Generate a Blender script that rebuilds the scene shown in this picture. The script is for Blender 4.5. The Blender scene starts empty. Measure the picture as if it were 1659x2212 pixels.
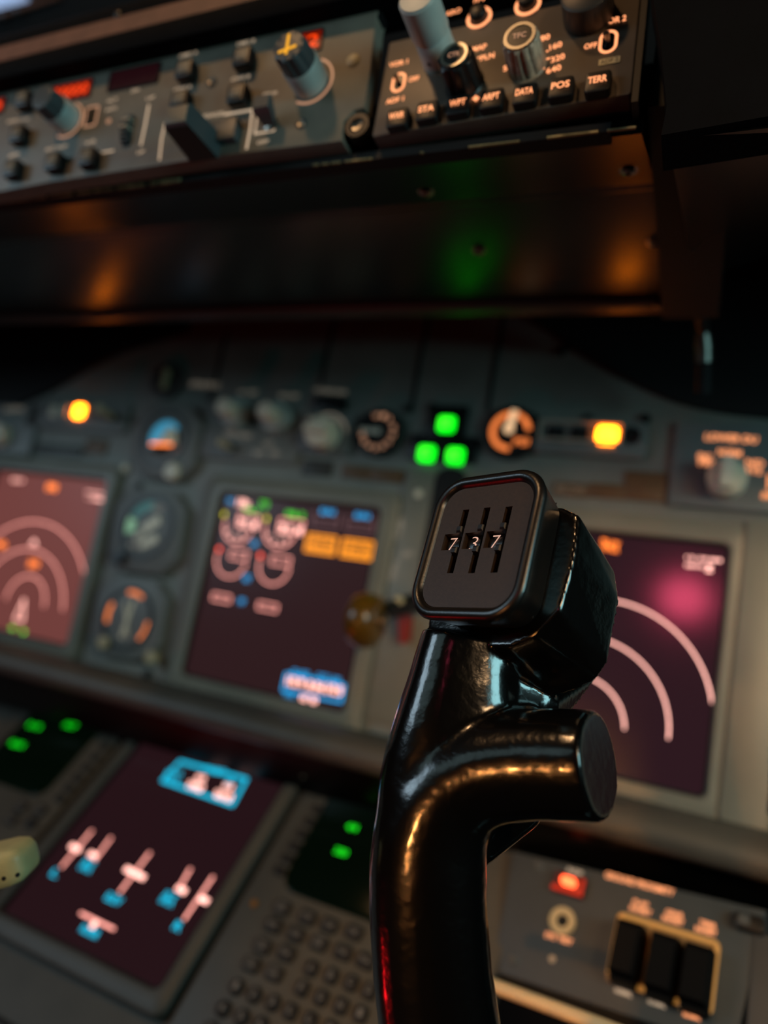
import bpy, bmesh, math, random
from mathutils import Vector, Matrix
from mathutils.geometry import tessellate_polygon
random.seed(7)
SC = bpy.context.scene
COL = SC.collection
pi = math.pi

# ------------------------------------------------------------------ camera
W_IMG, H_IMG = 1659.0, 2212.0
F_PX = 1550.0
CAM = Vector((0.42602, -0.55862, 0.89528))
YAW, PITCH, ROLL = 0.429, 0.166, 0.181
FWD = Vector((-math.sin(YAW)*math.cos(PITCH), math.cos(YAW)*math.cos(PITCH), math.sin(PITCH)))
_r = Vector((math.cos(YAW), math.sin(YAW), 0)); _u = _r.cross(FWD)
RIGHT = _r*math.cos(ROLL)+_u*math.sin(ROLL)
UP = _u*math.cos(ROLL)-_r*math.sin(ROLL)
def ray(x, y): return FWD+RIGHT*((x-W_IMG/2)/F_PX)-UP*((y-H_IMG/2)/F_PX)
def deep(x, y, d): return CAM+ray(x, y)*d            # point seen at (x, y) at measured depth d
def project(P):
    d = P-CAM; z = d.dot(FWD)
    return (W_IMG/2+F_PX*d.dot(RIGHT)/z, H_IMG/2-F_PX*d.dot(UP)/z)
FOCUS = 0.2500
cd = bpy.data.cameras.new('camera'); co = bpy.data.objects.new('camera', cd); COL.objects.link(co)
m = Matrix((RIGHT, UP, -FWD)).transposed().to_4x4(); m.translation = CAM; co.matrix_world = m
cd.sensor_fit = 'VERTICAL'; cd.sensor_height = 36.0; cd.lens = F_PX/H_IMG*36.0
cd.clip_start = 0.01; cd.clip_end = 60
cd.dof.use_dof = True; cd.dof.focus_distance = FOCUS
cd.dof.aperture_fstop = cd.lens*0.001/0.0066
SC.camera = co
SC.view_settings.view_transform = 'Standard'; SC.view_settings.look = 'None'
SC.view_settings.exposure = 0.0; SC.view_settings.gamma = 1.0; SC.view_settings.use_curve_mapping = False

# ------------------------------------------------------------------ materials
def lin(c): c /= 255.0; return c/12.92 if c <= .04045 else ((c+.055)/1.055)**2.4
def rgb(r, g, b): return (lin(r), lin(g), lin(b), 1.0)
MATS = {}
def mat(name, base=(20, 20, 20), rough=.5, metal=0.0, spec=.5, noise=0.0, nscale=60, bump=0.0, bscale=400, coat=0.0):
    m = bpy.data.materials.new(name); m.use_nodes = True; nt = m.node_tree; b = nt.nodes['Principled BSDF']
    b.inputs['Base Color'].default_value = rgb(*base); b.inputs['Roughness'].default_value = rough
    b.inputs['Metallic'].default_value = metal; b.inputs['Specular IOR Level'].default_value = spec
    b.inputs['Coat Weight'].default_value = coat; b.inputs['Coat Roughness'].default_value = .12
    tc = nt.nodes.new('ShaderNodeTexCoord')
    if noise:
        n = nt.nodes.new('ShaderNodeTexNoise'); n.inputs['Scale'].default_value = nscale; n.inputs['Detail'].default_value = 5
        nt.links.new(tc.outputs['Object'], n.inputs['Vector'])
        r = nt.nodes.new('ShaderNodeValToRGB'); c = rgb(*base)
        r.color_ramp.elements[0].color = tuple(v*(1-noise) for v in c[:3])+(1,); r.color_ramp.elements[0].position = .35
        r.color_ramp.elements[1].color = tuple(v*(1+noise) for v in c[:3])+(1,); r.color_ramp.elements[1].position = .65
        nt.links.new(n.outputs['Fac'], r.inputs['Fac']); nt.links.new(r.outputs['Color'], b.inputs['Base Color'])
    if bump:
        n2 = nt.nodes.new('ShaderNodeTexNoise'); n2.inputs['Scale'].default_value = bscale; n2.inputs['Detail'].default_value = 3
        nt.links.new(tc.outputs['Object'], n2.inputs['Vector'])
        bp = nt.nodes.new('ShaderNodeBump'); bp.inputs['Strength'].default_value = bump; bp.inputs['Distance'].default_value = .001
        nt.links.new(n2.outputs['Fac'], bp.inputs['Height']); nt.links.new(bp.outputs['Normal'], b.inputs['Normal'])
    MATS[name] = m; return m
def glow(name, col, strength=1.0, base=(8, 8, 8), rough=.4, noise=0.0, nscale=100):
    m = mat(name, base, rough); b = m.node_tree.nodes['Principled BSDF']
    b.inputs['Emission Color'].default_value = rgb(*col); b.inputs['Emission Strength'].default_value = strength
    if noise:
        nt = m.node_tree; n = nt.nodes.new('ShaderNodeTexNoise'); n.inputs['Scale'].default_value = nscale
        tc = nt.nodes.new('ShaderNodeTexCoord'); nt.links.new(tc.outputs['Object'], n.inputs['Vector'])
        mr = nt.nodes.new('ShaderNodeMapRange'); mr.inputs['From Min'].default_value = .3; mr.inputs['From Max'].default_value = .7
        mr.inputs['To Min'].default_value = strength*(1-noise); mr.inputs['To Max'].default_value = strength*(1+noise)
        nt.links.new(n.outputs['Fac'], mr.inputs['Value']); nt.links.new(mr.outputs['Result'], b.inputs['Emission Strength'])
    return m
PANEL = mat('grey_panel_paint', (126, 126, 118), .5, noise=.10, nscale=25, bump=.03, bscale=900)
PANELD = mat('grey_selector_paint', (120, 121, 118), .5, noise=.08, nscale=30)
BEZEL = mat('grey_bezel_paint', (128, 126, 114), .42, noise=.08, nscale=20)
MCPG = mat('brown_grey_faceplate', (120, 114, 102), .5, noise=.10, nscale=40, bump=.04, bscale=700)
EFISG = mat('dark_brown_faceplate', (98, 88, 78), .45, noise=.10, nscale=45, bump=.04, bscale=700)
BEZELD = mat('dark_grey_console_paint', (74, 72, 66), .5, noise=.10, nscale=25)
GPWSG = mat('blue_grey_panel_paint', (62, 67, 69), .55, noise=.08, nscale=30)
GUARD = mat('black_guard_plastic', (6, 6, 7), .7, spec=.15)
BLACK = mat('black_plastic', (14, 14, 15), .42)
MATTE = mat('matte_black', (9, 9, 10), .75)
SHIELD = mat('black_glareshield_laminate', (4, 4, 4), .29, spec=.34, noise=.2, nscale=14, bump=.03, bscale=250)
HOODM = mat('black_padded_vinyl', (5, 6, 9), .8, spec=.08, noise=.2, nscale=50, bump=.2, bscale=500)
BROWNV = mat('reddened_trim_vinyl', (120, 80, 62), .6, noise=.12, nscale=60)  # brown vinyl, reddened to stand in for red light on the strip
CHIP = mat('chipped_primer_edge', (150, 138, 96), .55, noise=.5, nscale=120)
KNOBG = mat('pale_grey_knob', (186, 194, 188), .4, noise=.06)
KNOBD = mat('slate_grey_knob', (74, 80, 82), .42)
CREAM = mat('cream_plastic', (196, 180, 140), .45, noise=.06, nscale=80)
CREAMW = mat('brightened_ivory_cap', (240, 230, 206), .45)  # ivory raised in brightness to stand in for light on knob ends
CHROME = mat('polished_steel', (150, 146, 138), .36, metal=1.0)
STEEL = mat('worn_steel', (150, 146, 138), .38, metal=1.0)
BRASS = mat('amber_clear_plastic', (104, 70, 16), .28, noise=.2, nscale=60, coat=.4)
REDP = mat('red_placard', (150, 42, 30), .5)
BROWNP = mat('brown_placard', (108, 78, 52), .5, noise=.1, nscale=120)
GREYP = mat('grey_placard', (60, 57, 52), .5, noise=.15, nscale=120)
PALE = mat('printed_pale_ink', (188, 172, 152), .6)
LIPM = mat('grey_rubber_lip', (46, 46, 48), .4)
YOKE = mat('glossy_black_enamel', (6, 6, 6), .20, spec=.5, bump=.22, bscale=260, coat=.6)
HEAD = mat('satin_black_resin', (14, 13, 12), .32, spec=.75, bump=.06, bscale=1500)
FACE = mat('engraved_black_face', (52, 40, 30), .5, bump=.05, bscale=2500, noise=.15, nscale=900)
WHEEL = mat('black_counter_wheel', (16, 15, 14), .3)
GLASSK = mat('dark_screen_glass', (4, 4, 5), .12)
# integral lighting, lamps, screens
LEG = glow('backlit_legend', (255, 158, 104), 1.6)
LEGF = glow('very_faint_legend', (170, 158, 140), .40, base=(120, 112, 100))
LEGD = glow('dim_backlit_legend', (206, 150, 116), .8)
LEGM = glow('faint_backlit_legend', (170, 146, 122), 1.25, base=(150, 140, 125))
DIGIT = glow('lit_counter_digit', (246, 190, 164), .9)
YEL = glow('amber_knob_mark', (255, 176, 30), .95)
REDD = glow('red_led_digit', (240, 60, 6), 1.3)
REDG = glow('red_led_window', (150, 30, 6), .5, rough=.25)
MAROON = glow('unlit_red_window', (34, 6, 10), .8, rough=.25)
AMBER = glow('amber_lamp', (255, 122, 14), 18.0, noise=.25, nscale=260)
GREEN = glow('green_lamp', (0, 250, 22), 2.0, noise=.2, nscale=300)
REDL = glow('red_lamp_core', (255, 84, 44), 6.0)
REDL2 = glow('red_lamp_lens', (232, 40, 16), .7)
WARMP = glow('amber_glow_plate', (206, 140, 66), .42, base=(190, 140, 80))  # emission stands in for orange light falling on the guard plate
SCR = glow('display_screen', (46, 27, 29), 1.0, rough=.2, base=(5, 4, 5))
SCRL = glow('salmon_tinted_display_screen', (112, 62, 58), 1.0, rough=.28, base=(6, 5, 5))
SCRD = glow('lower_display_screen', (36, 18, 22), 1.0, rough=.2, base=(5, 4, 5))
CDUS = glow('green_crt_screen', (1, 6, 2), 1.0, rough=.15, base=(4, 5, 4))
SAL = glow('salmon_symbol', (255, 182, 168), 2.7)
SALL = glow('salmon_symbol_soft', (236, 150, 138), 2.2)
CYAN = glow('cyan_symbol', (20, 140, 200), 2.0)
CYANL = glow('teal_symbol', (10, 158, 190), 2.0)
GRN = glow('green_symbol', (60, 190, 20), 2.0)
GRNB = glow('bright_green_symbol', (100, 220, 50), 2.4)
GRNC = glow('crt_green_text', (10, 200, 22), 2.4)
ORG = glow('orange_symbol', (255, 124, 44), 2.4)
AMB = glow('amber_symbol', (255, 150, 20), 1.7)
YLW = glow('yellow_symbol', (190, 180, 20), 2.4)
REDS = glow('red_symbol', (255, 84, 60), 2.4)
DIMS = glow('dim_mauve_symbol', (90, 58, 60), 1.4)
GAUGEO = glow('lit_orange_gauge_ring', (255, 134, 66), 1.0)
GAUGEC = glow('lit_cream_pointer', (255, 206, 156), .9)
for _m in (SCRL, SCRD, CDUS, GLASSK): _m.node_tree.nodes['Principled BSDF'].inputs['Specular IOR Level'].default_value = .12
SCR.node_tree.nodes['Principled BSDF'].inputs['Specular IOR Level'].default_value = .12
SCRR = glow('right_display_screen', (44, 24, 30), 1.0, rough=.13, base=(5, 4, 5))
DRUM = glow('lit_cream_drum', (150, 148, 128), .30, base=(190, 184, 160))
SKYBLUE = glow('attitude_ball_blue', (66, 160, 196), .55, base=(80, 176, 214))

# ------------------------------------------------------------------ planes the equipment is mounted on
class Plane:
    def __init__(s, origin, U, V, k=1.0):
        s.k = k; s.O = Vector(origin); s.U = Vector(U).normalized(); V = Vector(V)
        s.N = s.U.cross(V).normalized(); s.V = s.N.cross(s.U)
    def pick(s, x, y, h=0.0):
        d = ray(x, y); t = ((s.O+s.N*(h*s.k))-CAM).dot(s.N)/d.dot(s.N); P = CAM+d*t-s.O
        return P.dot(s.U)/s.k, P.dot(s.V)/s.k
    def point(s, u, v, h=0.0): return s.O+(s.U*u+s.V*v+s.N*h)*s.k
    def mat(s): return Matrix((s.U*s.k, s.V*s.k, s.N*s.k)).transposed().to_4x4()
def hitY(x, y, Y): d = ray(x, y); return CAM+d*((Y-CAM.y)/d.y)
MIP = Plane((0, 0, 1), (1, 0, 0), (0, 0, 1))
MCPP = Plane(hitY(803, 296, -.300), (.9985, .0307, .0452), (-.0438, -.0436, .9981), .717)
EFISP = Plane(hitY(803, 296, -.300), (.9993, .0022, .0371), (-.0372, .0296, .9989), .717)
GPWSP = Plane(hitY(1400, 1850, -.012), (.9799, -.1892, .0636), (.0511, .5455, .8366))
LOWP = Plane((-.0461, .0214, .755), (.9984, -.0538, .0178), (.0234, .6772, .7354))

# ------------------------------------------------------------------ mesh builder
def rr(cx, cy, w, h, r, n=5):
    r = min(r, w/2-1e-6, h/2-1e-6); pts = []
    for sx, sy, a0 in ((1, 1, 0), (-1, 1, pi/2), (-1, -1, pi), (1, -1, 1.5*pi)):
        for i in range(n+1):
            a = a0+i*pi/2/n
            pts.append((cx+sx*(w/2-r)+r*math.cos(a), cy+sy*(h/2-r)+r*math.sin(a)))
    return pts
class MB:
    def __init__(s): s.bm = bmesh.new()
    def ring(s, pts): return [s.bm.verts.new(p) for p in pts]
    def bridge(s, a, b):
        n = len(a)
        for i in range(n):
            try: s.bm.faces.new((a[i], a[(i+1) % n], b[(i+1) % n], b[i]))
            except ValueError: pass
    def loft(s, rings, cap0=True, cap1=True):
        R = [s.ring(r) for r in rings]
        for a, b in zip(R, R[1:]): s.bridge(a, b)
        if cap0: s.bm.faces.new(list(reversed(R[0])))
        if cap1: s.bm.faces.new(R[-1])
        return s
    def prism(s, pts, z0, z1, bev=0.0):
        c = (sum(p[0] for p in pts)/len(pts), sum(p[1] for p in pts)/len(pts))
        if bev <= 0: return s.loft([[(x, y, z0) for x, y in pts], [(x, y, z1) for x, y in pts]])
        def inset(d):
            out = []
            n = len(pts)
            for i in range(n):
                p0 = Vector(pts[i-1]); p1 = Vector(pts[i]); p2 = Vector(pts[(i+1) % n])
                e1 = (p1-p0).normalized() if (p1-p0).length > 1e-9 else (p2-p1).normalized()
                e2 = (p2-p1).normalized() if (p2-p1).length > 1e-9 else e1
                nn = Vector((-e1.y, e1.x))+Vector((-e2.y, e2.x))
                nn = nn/(max(.3, nn.length_squared/2)) if nn.length > 1e-9 else nn
                q = p1+nn*d; out.append((q.x, q.y))
            return out
        i1, i2 = inset(bev*.3), inset(bev)
        return s.loft([[(x, y, z0) for x, y in pts], [(x, y, z1-bev) for x, y in pts], [(x, y, z1-bev*.3) for x, y in i1], [(x, y, z1) for x, y in i2]])
    def rrect(s, cx, cy, w, h, r, z0, z1, bev=0.0, n=5): return s.prism(rr(cx, cy, w, h, r, n), z0, z1, bev)
    def frame(s, cx, cy, w, h, r, t, z0, z1, n=5):
        o = rr(cx, cy, w, h, r, n); i = rr(cx, cy, w-2*t, h-2*t, max(r-t, 1e-4), n)
        b = min(t*.25, (z1-z0)*.4)
        o2 = rr(cx, cy, w-2*b, h-2*b, max(r-b, 1e-4), n); i2 = rr(cx, cy, w-2*t+2*b, h-2*t+2*b, max(r-t+b, 1e-4), n)
        R = [s.ring([(x, y, z0) for x, y in o]), s.ring([(x, y, z1-b) for x, y in o]), s.ring([(x, y, z1) for x, y in o2]),
             s.ring([(x, y, z1) for x, y in i2]), s.ring([(x, y, z1-b) for x, y in i]), s.ring([(x, y, z0) for x, y in i])]
        for a, b_ in zip(R, R[1:]): s.bridge(a, b_)
        s.bridge(R[-1], R[0]); return s
    def box(s, x0, x1, y0, y1, z0, z1): return s.prism([(x0, y0), (x1, y0), (x1, y1), (x0, y1)], z0, z1)
    def lathe(s, cx, cy, prof, n=32, flute=0, fdepth=0.0, fr=(0, 1e9)):
        rings = []
        for r, z in prof:
            ring = []
            for i in range(n):
                a = 2*pi*i/n; k = 1.0
                if flute and fr[0] <= z <= fr[1]: k = 1-fdepth*(.5+.5*math.cos(flute*a))**2
                ring.append((cx+r*k*math.cos(a), cy+r*k*math.sin(a), z))
            rings.append(ring)
        return s.loft(rings)
    def disc(s, cx, cy, rx, ry=None, z0=0, z1=.0004, n=24):
        ry = ry or rx
        return s.prism([(cx+rx*math.cos(2*pi*i/n), cy+ry*math.sin(2*pi*i/n)) for i in range(n)], z0, z1)
    def annulus(s, cx, cy, r0, r1, z0, z1, a0=0, a1=2*pi, n=40, sy=1.0):
        full = abs(a1-a0) > 2*pi-1e-6; k = n if full else n+1
        secs = []
        for i in range(k):
            a = a0+(a1-a0)*i/n; c, q = math.cos(a), math.sin(a)*sy
            secs.append([s.bm.verts.new((cx+r*c, cy+r*q, z)) for r, z in ((r0, z0), (r1, z0), (r1, z1), (r0, z1))])
        for i in range(n if full else n):
            a, b = secs[i], secs[(i+1) % k]
            for j in range(4): s.bm.faces.new((a[j], b[j], b[(j+1) % 4], a[(j+1) % 4]))
        if not full: s.bm.faces.new(secs[0]); s.bm.faces.new(list(reversed(secs[-1])))
        return s
    def stroke(s, pts, w, z=.0003, th=.0002, closed=False):
        n = len(pts); P = [Vector(p) for p in pts]; segs = n if closed else n-1
        for i in range(segs):
            a, b = P[i], P[(i+1) % n]; d = b-a
            if d.length < 1e-9: continue
            d.normalize(); q = Vector((-d.y, d.x))*w/2; e = d*(w*.25)
            s.prism([tuple(a-e-q), tuple(b+e-q), tuple(b+e+q), tuple(a-e+q)], z, z+th)
        return s
    def text(s, body, cx, cy, w=None, h=None, z=.0004, bold=0.0, shear=0.0, rot=0.0):
        cu = bpy.data.curves.new('t', 'FONT'); cu.body = body; cu.size = 1.0; cu.resolution_u = 3; cu.offset = bold; cu.shear = shear
        cu.align_x = 'LEFT'
        o = bpy.data.objects.new('t', cu); COL.objects.link(o)
        dg = bpy.context.evaluated_depsgraph_get(); me = o.evaluated_get(dg).to_mesh()
        vs = [v.co.copy() for v in me.vertices]; fs = [tuple(p.vertices) for p in me.polygons]
        o.evaluated_get(dg).to_mesh_clear(); bpy.data.objects.remove(o); bpy.data.curves.remove(cu)
        if not vs: return s
        x0, x1 = min(v.x for v in vs), max(v.x for v in vs); y0, y1 = min(v.y for v in vs), max(v.y for v in vs)
        sx = w/(x1-x0) if w else None; sy = h/(y1-y0) if h else None
        sx = sx or sy; sy = sy or sx
        c, q = math.cos(rot), math.sin(rot); bv = []
        for v in vs:
            X = (v.x-(x0+x1)/2)*sx; Y = (v.y-(y0+y1)/2)*sy
            bv.append(s.bm.verts.new((cx+X*c-Y*q, cy+X*q+Y*c, z)))
        for f in fs:
            try: s.bm.faces.new([bv[i] for i in f])
            except ValueError: pass
        return s
    def tube(s, pts, rad, n=14):
        P = [Vector(p) for p in pts]; rads = rad if isinstance(rad, (list, tuple)) else [rad]*len(P)
        rings = []; ref = Vector((.13, .21, .97))
        for i, p in enumerate(P):
            d = (P[min(i+1, len(P)-1)]-P[max(i-1, 0)]).normalized()
            a = (ref-d*ref.dot(d)).normalized(); b = d.cross(a); ref = a
            rings.append([p+(a*math.cos(2*pi*k/n)+b*math.sin(2*pi*k/n))*rads[i] for k in range(n)])
        return s.loft(rings)
    def hull(s, pts):
        bm2 = bmesh.new()
        vs = [bm2.verts.new(p) for p in pts]
        r = bmesh.ops.convex_hull(bm2, input=vs)
        bmesh.ops.delete(bm2, geom=[v for v in r['geom_interior'] if isinstance(v, bmesh.types.BMVert)], context='VERTS')
        me = bpy.data.meshes.new('h'); bm2.to_mesh(me); bm2.free(); s.bm.from_mesh(me); bpy.data.meshes.remove(me)
        return s
    def obj(s, name, material, parent=None, smooth=35):
        bmesh.ops.recalc_face_normals(s.bm, faces=s.bm.faces[:])
        me = bpy.data.meshes.new(name); s.bm.to_mesh(me); s.bm.free()
        me.materials.append(material)
        o = bpy.data.objects.new(name, me); COL.objects.link(o)
        if parent is not None: o.parent = parent
        if smooth:
            me.polygons.foreach_set('use_smooth', [True]*len(me.polygons))
            me.set_sharp_from_angle(angle=math.radians(smooth))
        return o
def tag(o, label, cat, group=None, kind=None):
    o['label'] = label; o['category'] = cat
    if group: o['group'] = group
    if kind: o['kind'] = kind
    return o
class Thing:
    def __init__(s, name, label, cat, plane, x, y, h=0.0, group=None):
        s.p = plane; s.h = h; s.u0, s.v0 = plane.pick(x, y, h)
        s.e = bpy.data.objects.new(name, None); COL.objects.link(s.e); s.e.empty_display_size = .01
        mt = plane.mat(); mt.translation = plane.point(s.u0, s.v0, h); s.e.matrix_world = mt
        tag(s.e, label, cat, group)
    def at(s, x, y, h=0.0):
        u, v = s.p.pick(x, y, h+s.h); return u-s.u0, v-s.v0
    def span(s, x0, y0, x1, y1, h=0.0):       # opposite corners -> centre and size on the panel
        a, b = s.at(x0, y0, h), s.at(x1, y1, h)
        return (a[0]+b[0])/2, (a[1]+b[1])/2, abs(b[0]-a[0]), abs(b[1]-a[1])
    def words(s, mb, body, xa, ya, xb, yb, height, h=0.0004, **k):   # text whose middle line runs from one point to the other
        a, b = s.at(xa, ya, h), s.at(xb, yb, h)
        return mb.text(body, (a[0]+b[0])/2, (a[1]+b[1])/2, math.hypot(b[0]-a[0], b[1]-a[1]), height, z=h, rot=math.atan2(b[1]-a[1], b[0]-a[0]), **k)
def circle3(p, q, r):
    ax, ay = p; bx, by = q; cx, cy = r; d = 2*(ax*(by-cy)+bx*(cy-ay)+cx*(ay-by))
    ux = ((ax*ax+ay*ay)*(by-cy)+(bx*bx+by*by)*(cy-ay)+(cx*cx+cy*cy)*(ay-by))/d
    uy = ((ax*ax+ay*ay)*(cx-bx)+(bx*bx+by*by)*(ax-cx)+(cx*cx+cy*cy)*(bx-ax))/d
    return ux, uy, math.hypot(ax-ux, ay-uy)
def arc3(mb, p, q, r, w, z=.0003, n=28):
    ux, uy, R = circle3(p, q, r)
    a0, am, a1 = (math.atan2(t[1]-uy, t[0]-ux) for t in (p, q, r))
    def norm(a, base): return (a-base) % (2*pi)
    if norm(am, a0) > norm(a1, a0): a0, a1 = a1, a0
    return mb.annulus(ux, uy, R-w/2, R+w/2, z, z+.0002, a0, a0+norm(a1, a0), n)
def curve_pts(c, r, a0, a1, n): return [(c[0]+r*math.cos(a0+(a1-a0)*i/n), c[1]+r*math.sin(a0+(a1-a0)*i/n)) for i in range(n+1)]
# =========================================================== MODE CONTROL PANEL (top left, on the glareshield)
mcp = Thing('mode_control_panel', 'long brown-grey autopilot panel under the black brow with red number windows', 'control panel', MCPP, 400, 230)
def corner(T, pts, h=0.0): return [T.at(x, y, h) for x, y in pts]
a = MB(); a.prism(corner(mcp, [(-140, 440), (-140, 205), (330, 95), (765, -2), (790, -40), (838, -60), (812, 40), (800, 150), (787, 232), (765, 238), (742, 262), (738, 304), (725, 306), (462, 338), (107, 393)][::-1]), -.014, 0, .0008)
a.obj('faceplate', MCPG, mcp.e, 30)
def screw(T, x, y, r, parent=None, mate=STEEL, h=0.0, name='screw'):
    u, v = T.at(x, y, h); b = MB()
    b.lathe(u, v, [(r, h-.002), (r, h+.0006), (r*.8, h+.0012), (r*.45, h+.0010), (r*.4, h+.0003), (0.0001, h+.0003)], 20)
    return b.obj(name, mate, parent or T.e)
# recessed corner screws of the tray
for (x, y) in ((772, 272), (803, 24)):
    u, v = mcp.at(x, y, -.002); b = MB(); b.annulus(u, v, .0052, .0085, -.012, -.001); b.obj('screw_well', BLACK, mcp.e)
    screw(mcp, x, y, .0052, h=-.004)
for (x, y) in ((458, 178), (651, 268)):
    u, v = mcp.at(x, y); b = MB(); b.annulus(u, v, .0030, .0042, -.001, .0005); b.obj('screw_rim', KNOBD, mcp.e); screw(mcp, x, y, .0028)
u, v = mcp.at(763, 131); b = MB(); b.lathe(u, v, [(.0048, -.001), (.0048, .0006), (.0036, .0016), (.0001, .002)]); b.obj('round_lens', CREAM, mcp.e)
# windows
def window(T, c, mate, digits=None, dmat=None, name='number_window', frame=True):
    (x0, y0), (x1, y1), (x2, y2), (x3, y3) = corner(T, c)
    w = (math.hypot(x1-x0, y1-y0)+math.hypot(x2-x3, y2-y3))/2; h = (math.hypot(x3-x0, y3-y0)+math.hypot(x2-x1, y2-y1))/2
    cx, cy = (x0+x1+x2+x3)/4, (y0+y1+y2+y3)/4
    b = MB(); b.rrect(cx, cy, w, h, .0012, -.001, .0003); o = b.obj(name, mate, T.e)
    f = MB(); f.frame(cx, cy, w+.0022, h+.0022, .0016, .0011, -.001, .0012); f.obj('window_frame', BLACK, o)
    if digits:
        d = MB(); d.text(digits, cx+w*.02, cy, w*.84, h*.66, .0006, bold=.012); d.obj('digits', dmat, o)
    return o
window(mcp, [(107, 192), (198, 171), (196, 205), (110, 224)], REDG, '20000', REDD)
window(mcp, [(241, 159), (345, 136), (341, 178), (236, 196)], MAROON)
window(mcp, [(612, 84), (699, 62), (691, 104), (604, 126)], REDG, '152', REDD)
window(mcp, [(-70, 228), (11, 212), (8, 242), (-73, 258)], REDG, '250', REDD)
# push buttons
def button(T, x, y, w, h, face, legend=None, lm=None, out=.006, lw=.7, lh=.3, bm=BLACK, name='push_button', inner=True):
    u, v = T.at(x, y, out); b = MB(); b.rrect(u, v, w, h, w*.16, 0, out, w*.10); o = b.obj(name, bm, T.e)
    if inner:
        c = MB(); c.rrect(u, v+h*.04, w*.66, h*.60, w*.08, out-.0004, out+.0005, .0003); c.obj('button_cap', face, o)
    if legend:
        c = MB(); c.text(legend, u, v+h*.02, w*lw, h*lh, out+.0008, bold=.02); c.obj('legend', lm, o)
    return o
for x, y in ((395, 146), (520, 119), (384, 212), (508, 199), (45, 211), (33, 286), (20, 361), (110, 346), (184, 336)):
    button(mcp, x, y, .0150, .0150, MCPG, out=.008)
t = MB()
for body, xa, ya, xb, yb in (('CMD A', 387, 122, 427, 112), ('CMD B', 511, 96, 551, 87), ('CWS A', 376, 194, 414, 186), ('CWS B', 500, 172, 540, 164),
                             ('VNAV', 32, 192, 72, 182), ('VOR LOC', 14, 264, 66, 255), ('APP', 18, 338, 42, 332), ('ALT HLD', 98, 324, 145, 314), ('V/S', 183, 310, 206, 304),
                             ('DN', 284, 197, 300, 193), ('UP', 316, 214, 334, 209), ('UP', 296, 330, 312, 327), ('ALT', 231, 219, 254, 214), ('INTV', 229, 238, 253, 233),
                             ('F/D', 569, 205, 585, 202), ('ON', 588, 202, 598, 199), ('OFF', 555, 309, 581, 304)):
    mcp.words(t, body, xa, ya, xb, yb, .0026, bold=.012)
for body, xa, ya, xb, yb in (('ALTITUDE', 128, 159, 178, 147), ('VERT SPEED', 264, 128, 330, 111), ('A/P ENGAGE', 416, 97, 527, 72), ('COURSE', 627, 47, 688, 30), ('DISENGAGE', 398, 258, 484, 244)):
    mcp.words(t, body, xa, ya, xb, yb, .0032, bold=.012)
def path(T, mb, pts, w, closed=False, z=.0003): mb.stroke(corner(T, pts), w, z, closed=closed)
path(mcp, t, [(345, 346), (350, 300), (357, 268), (372, 265)], .0016)
path(mcp, t, [(486, 248), (546, 238), (541, 280), (533, 322)], .0017)
path(mcp, t, [(575, 236), (558, 240), (551, 290), (592, 283), (594, 276)], .0013)
path(mcp, t, [(322, 228), (314, 272), (305, 314)], .0017)
path(mcp, t, [(222, 330), (246, 326)], .0012)
t.obj('lettering', LEGM, mcp.e, 0)
# altitude intervention switch
x, y, w, h = mcp.span(172, 284, 222, 218); b = MB(); b.frame(x, y, .0135, .0185, .003, .0016, -.001, .0004); b.obj('button_outline', LEGD, mcp.e)
b = MB(); b.rrect(x, y, .0082, .0125, .0008, -.001, .0012, .0006); b.obj('push_button', BLACK, mcp.e)
u, v = mcp.at(235, 262); b = MB(); b.annulus(u, v, .0010, .0020, 0, .0004); b.obj('ring_mark', LEGD, mcp.e)
# knobs
def knob(T, x, y, r, h, body, cap=None, hcap=0.0, rcap=None, flutes=0, skirt=None, mark=None, name='rotary_knob', skirt_mat=LEGD):
    """x, y: where its foot stands on the panel"""
    u, v = T.at(x, y); b = MB(); hb = h-hcap
    b.lathe(u, v, [(r, 0), (r, hb-.001), (r*.94, hb)] if hcap else [(r, 0), (r*.97, h-.0015), (r*.88, h-.0003), (r*.5, h)], 48, 0 if hcap else flutes, .16, (.002, h-.0005))
    o = b.obj(name, body, T.e, 40)
    if hcap:
        c = MB(); rc = rcap or r*.9
        c.lathe(u, v, [(rc, hb), (rc*.96, h-.0015), (rc*.84, h-.0003), (rc*.4, h)], 60, flutes, .18, (hb+.0004, h-.001)); c.obj('knob_cap', cap, o, 40)
    if skirt:
        k = MB(); k.annulus(u, v, skirt, skirt+.0014, -.0005, .0005, -2.1, 1.2); k.obj('dial_ring', skirt_mat, T.e)
    return o, u, v
o, u, v = knob(mcp, 671, 176, .0132, .032, KNOBG, KNOBD, .014, .0124, 9, .0160)
b = MB(); b.stroke([(u-.0006, v+.0078), (u-.0006, v-.0060)], .0020, .0322); b.stroke([(u-.0062, v-.0040), (u+.0058, v-.0016)], .0019, .0322); b.obj('pointer_mark', YEL, o)
o, u, v = knob(mcp, 147, 260, .0124, .027, KNOBG, KNOBD, .012, .0115, 9, .0142)
# vertical speed thumbwheel
u0, v0 = mcp.at(278, 283); b = MB()
b.rrect(u0, v0, .0062, .026, .001, -.001, .0006); o = b.obj('thumbwheel_slot', BLACK, mcp.e)
for k in range(-4, 5):
    a_ = k*.32; b = MB(); b.box(u0-.0032, u0+.0032, v0+.0115*math.sin(a_)-.0009, v0+.0115*math.sin(a_)+.0009, 0, .0005+.006*math.cos(a_))
    b.obj('thumbwheel_ridge', PALE if k in (0, 2) else KNOBD, o)
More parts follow.
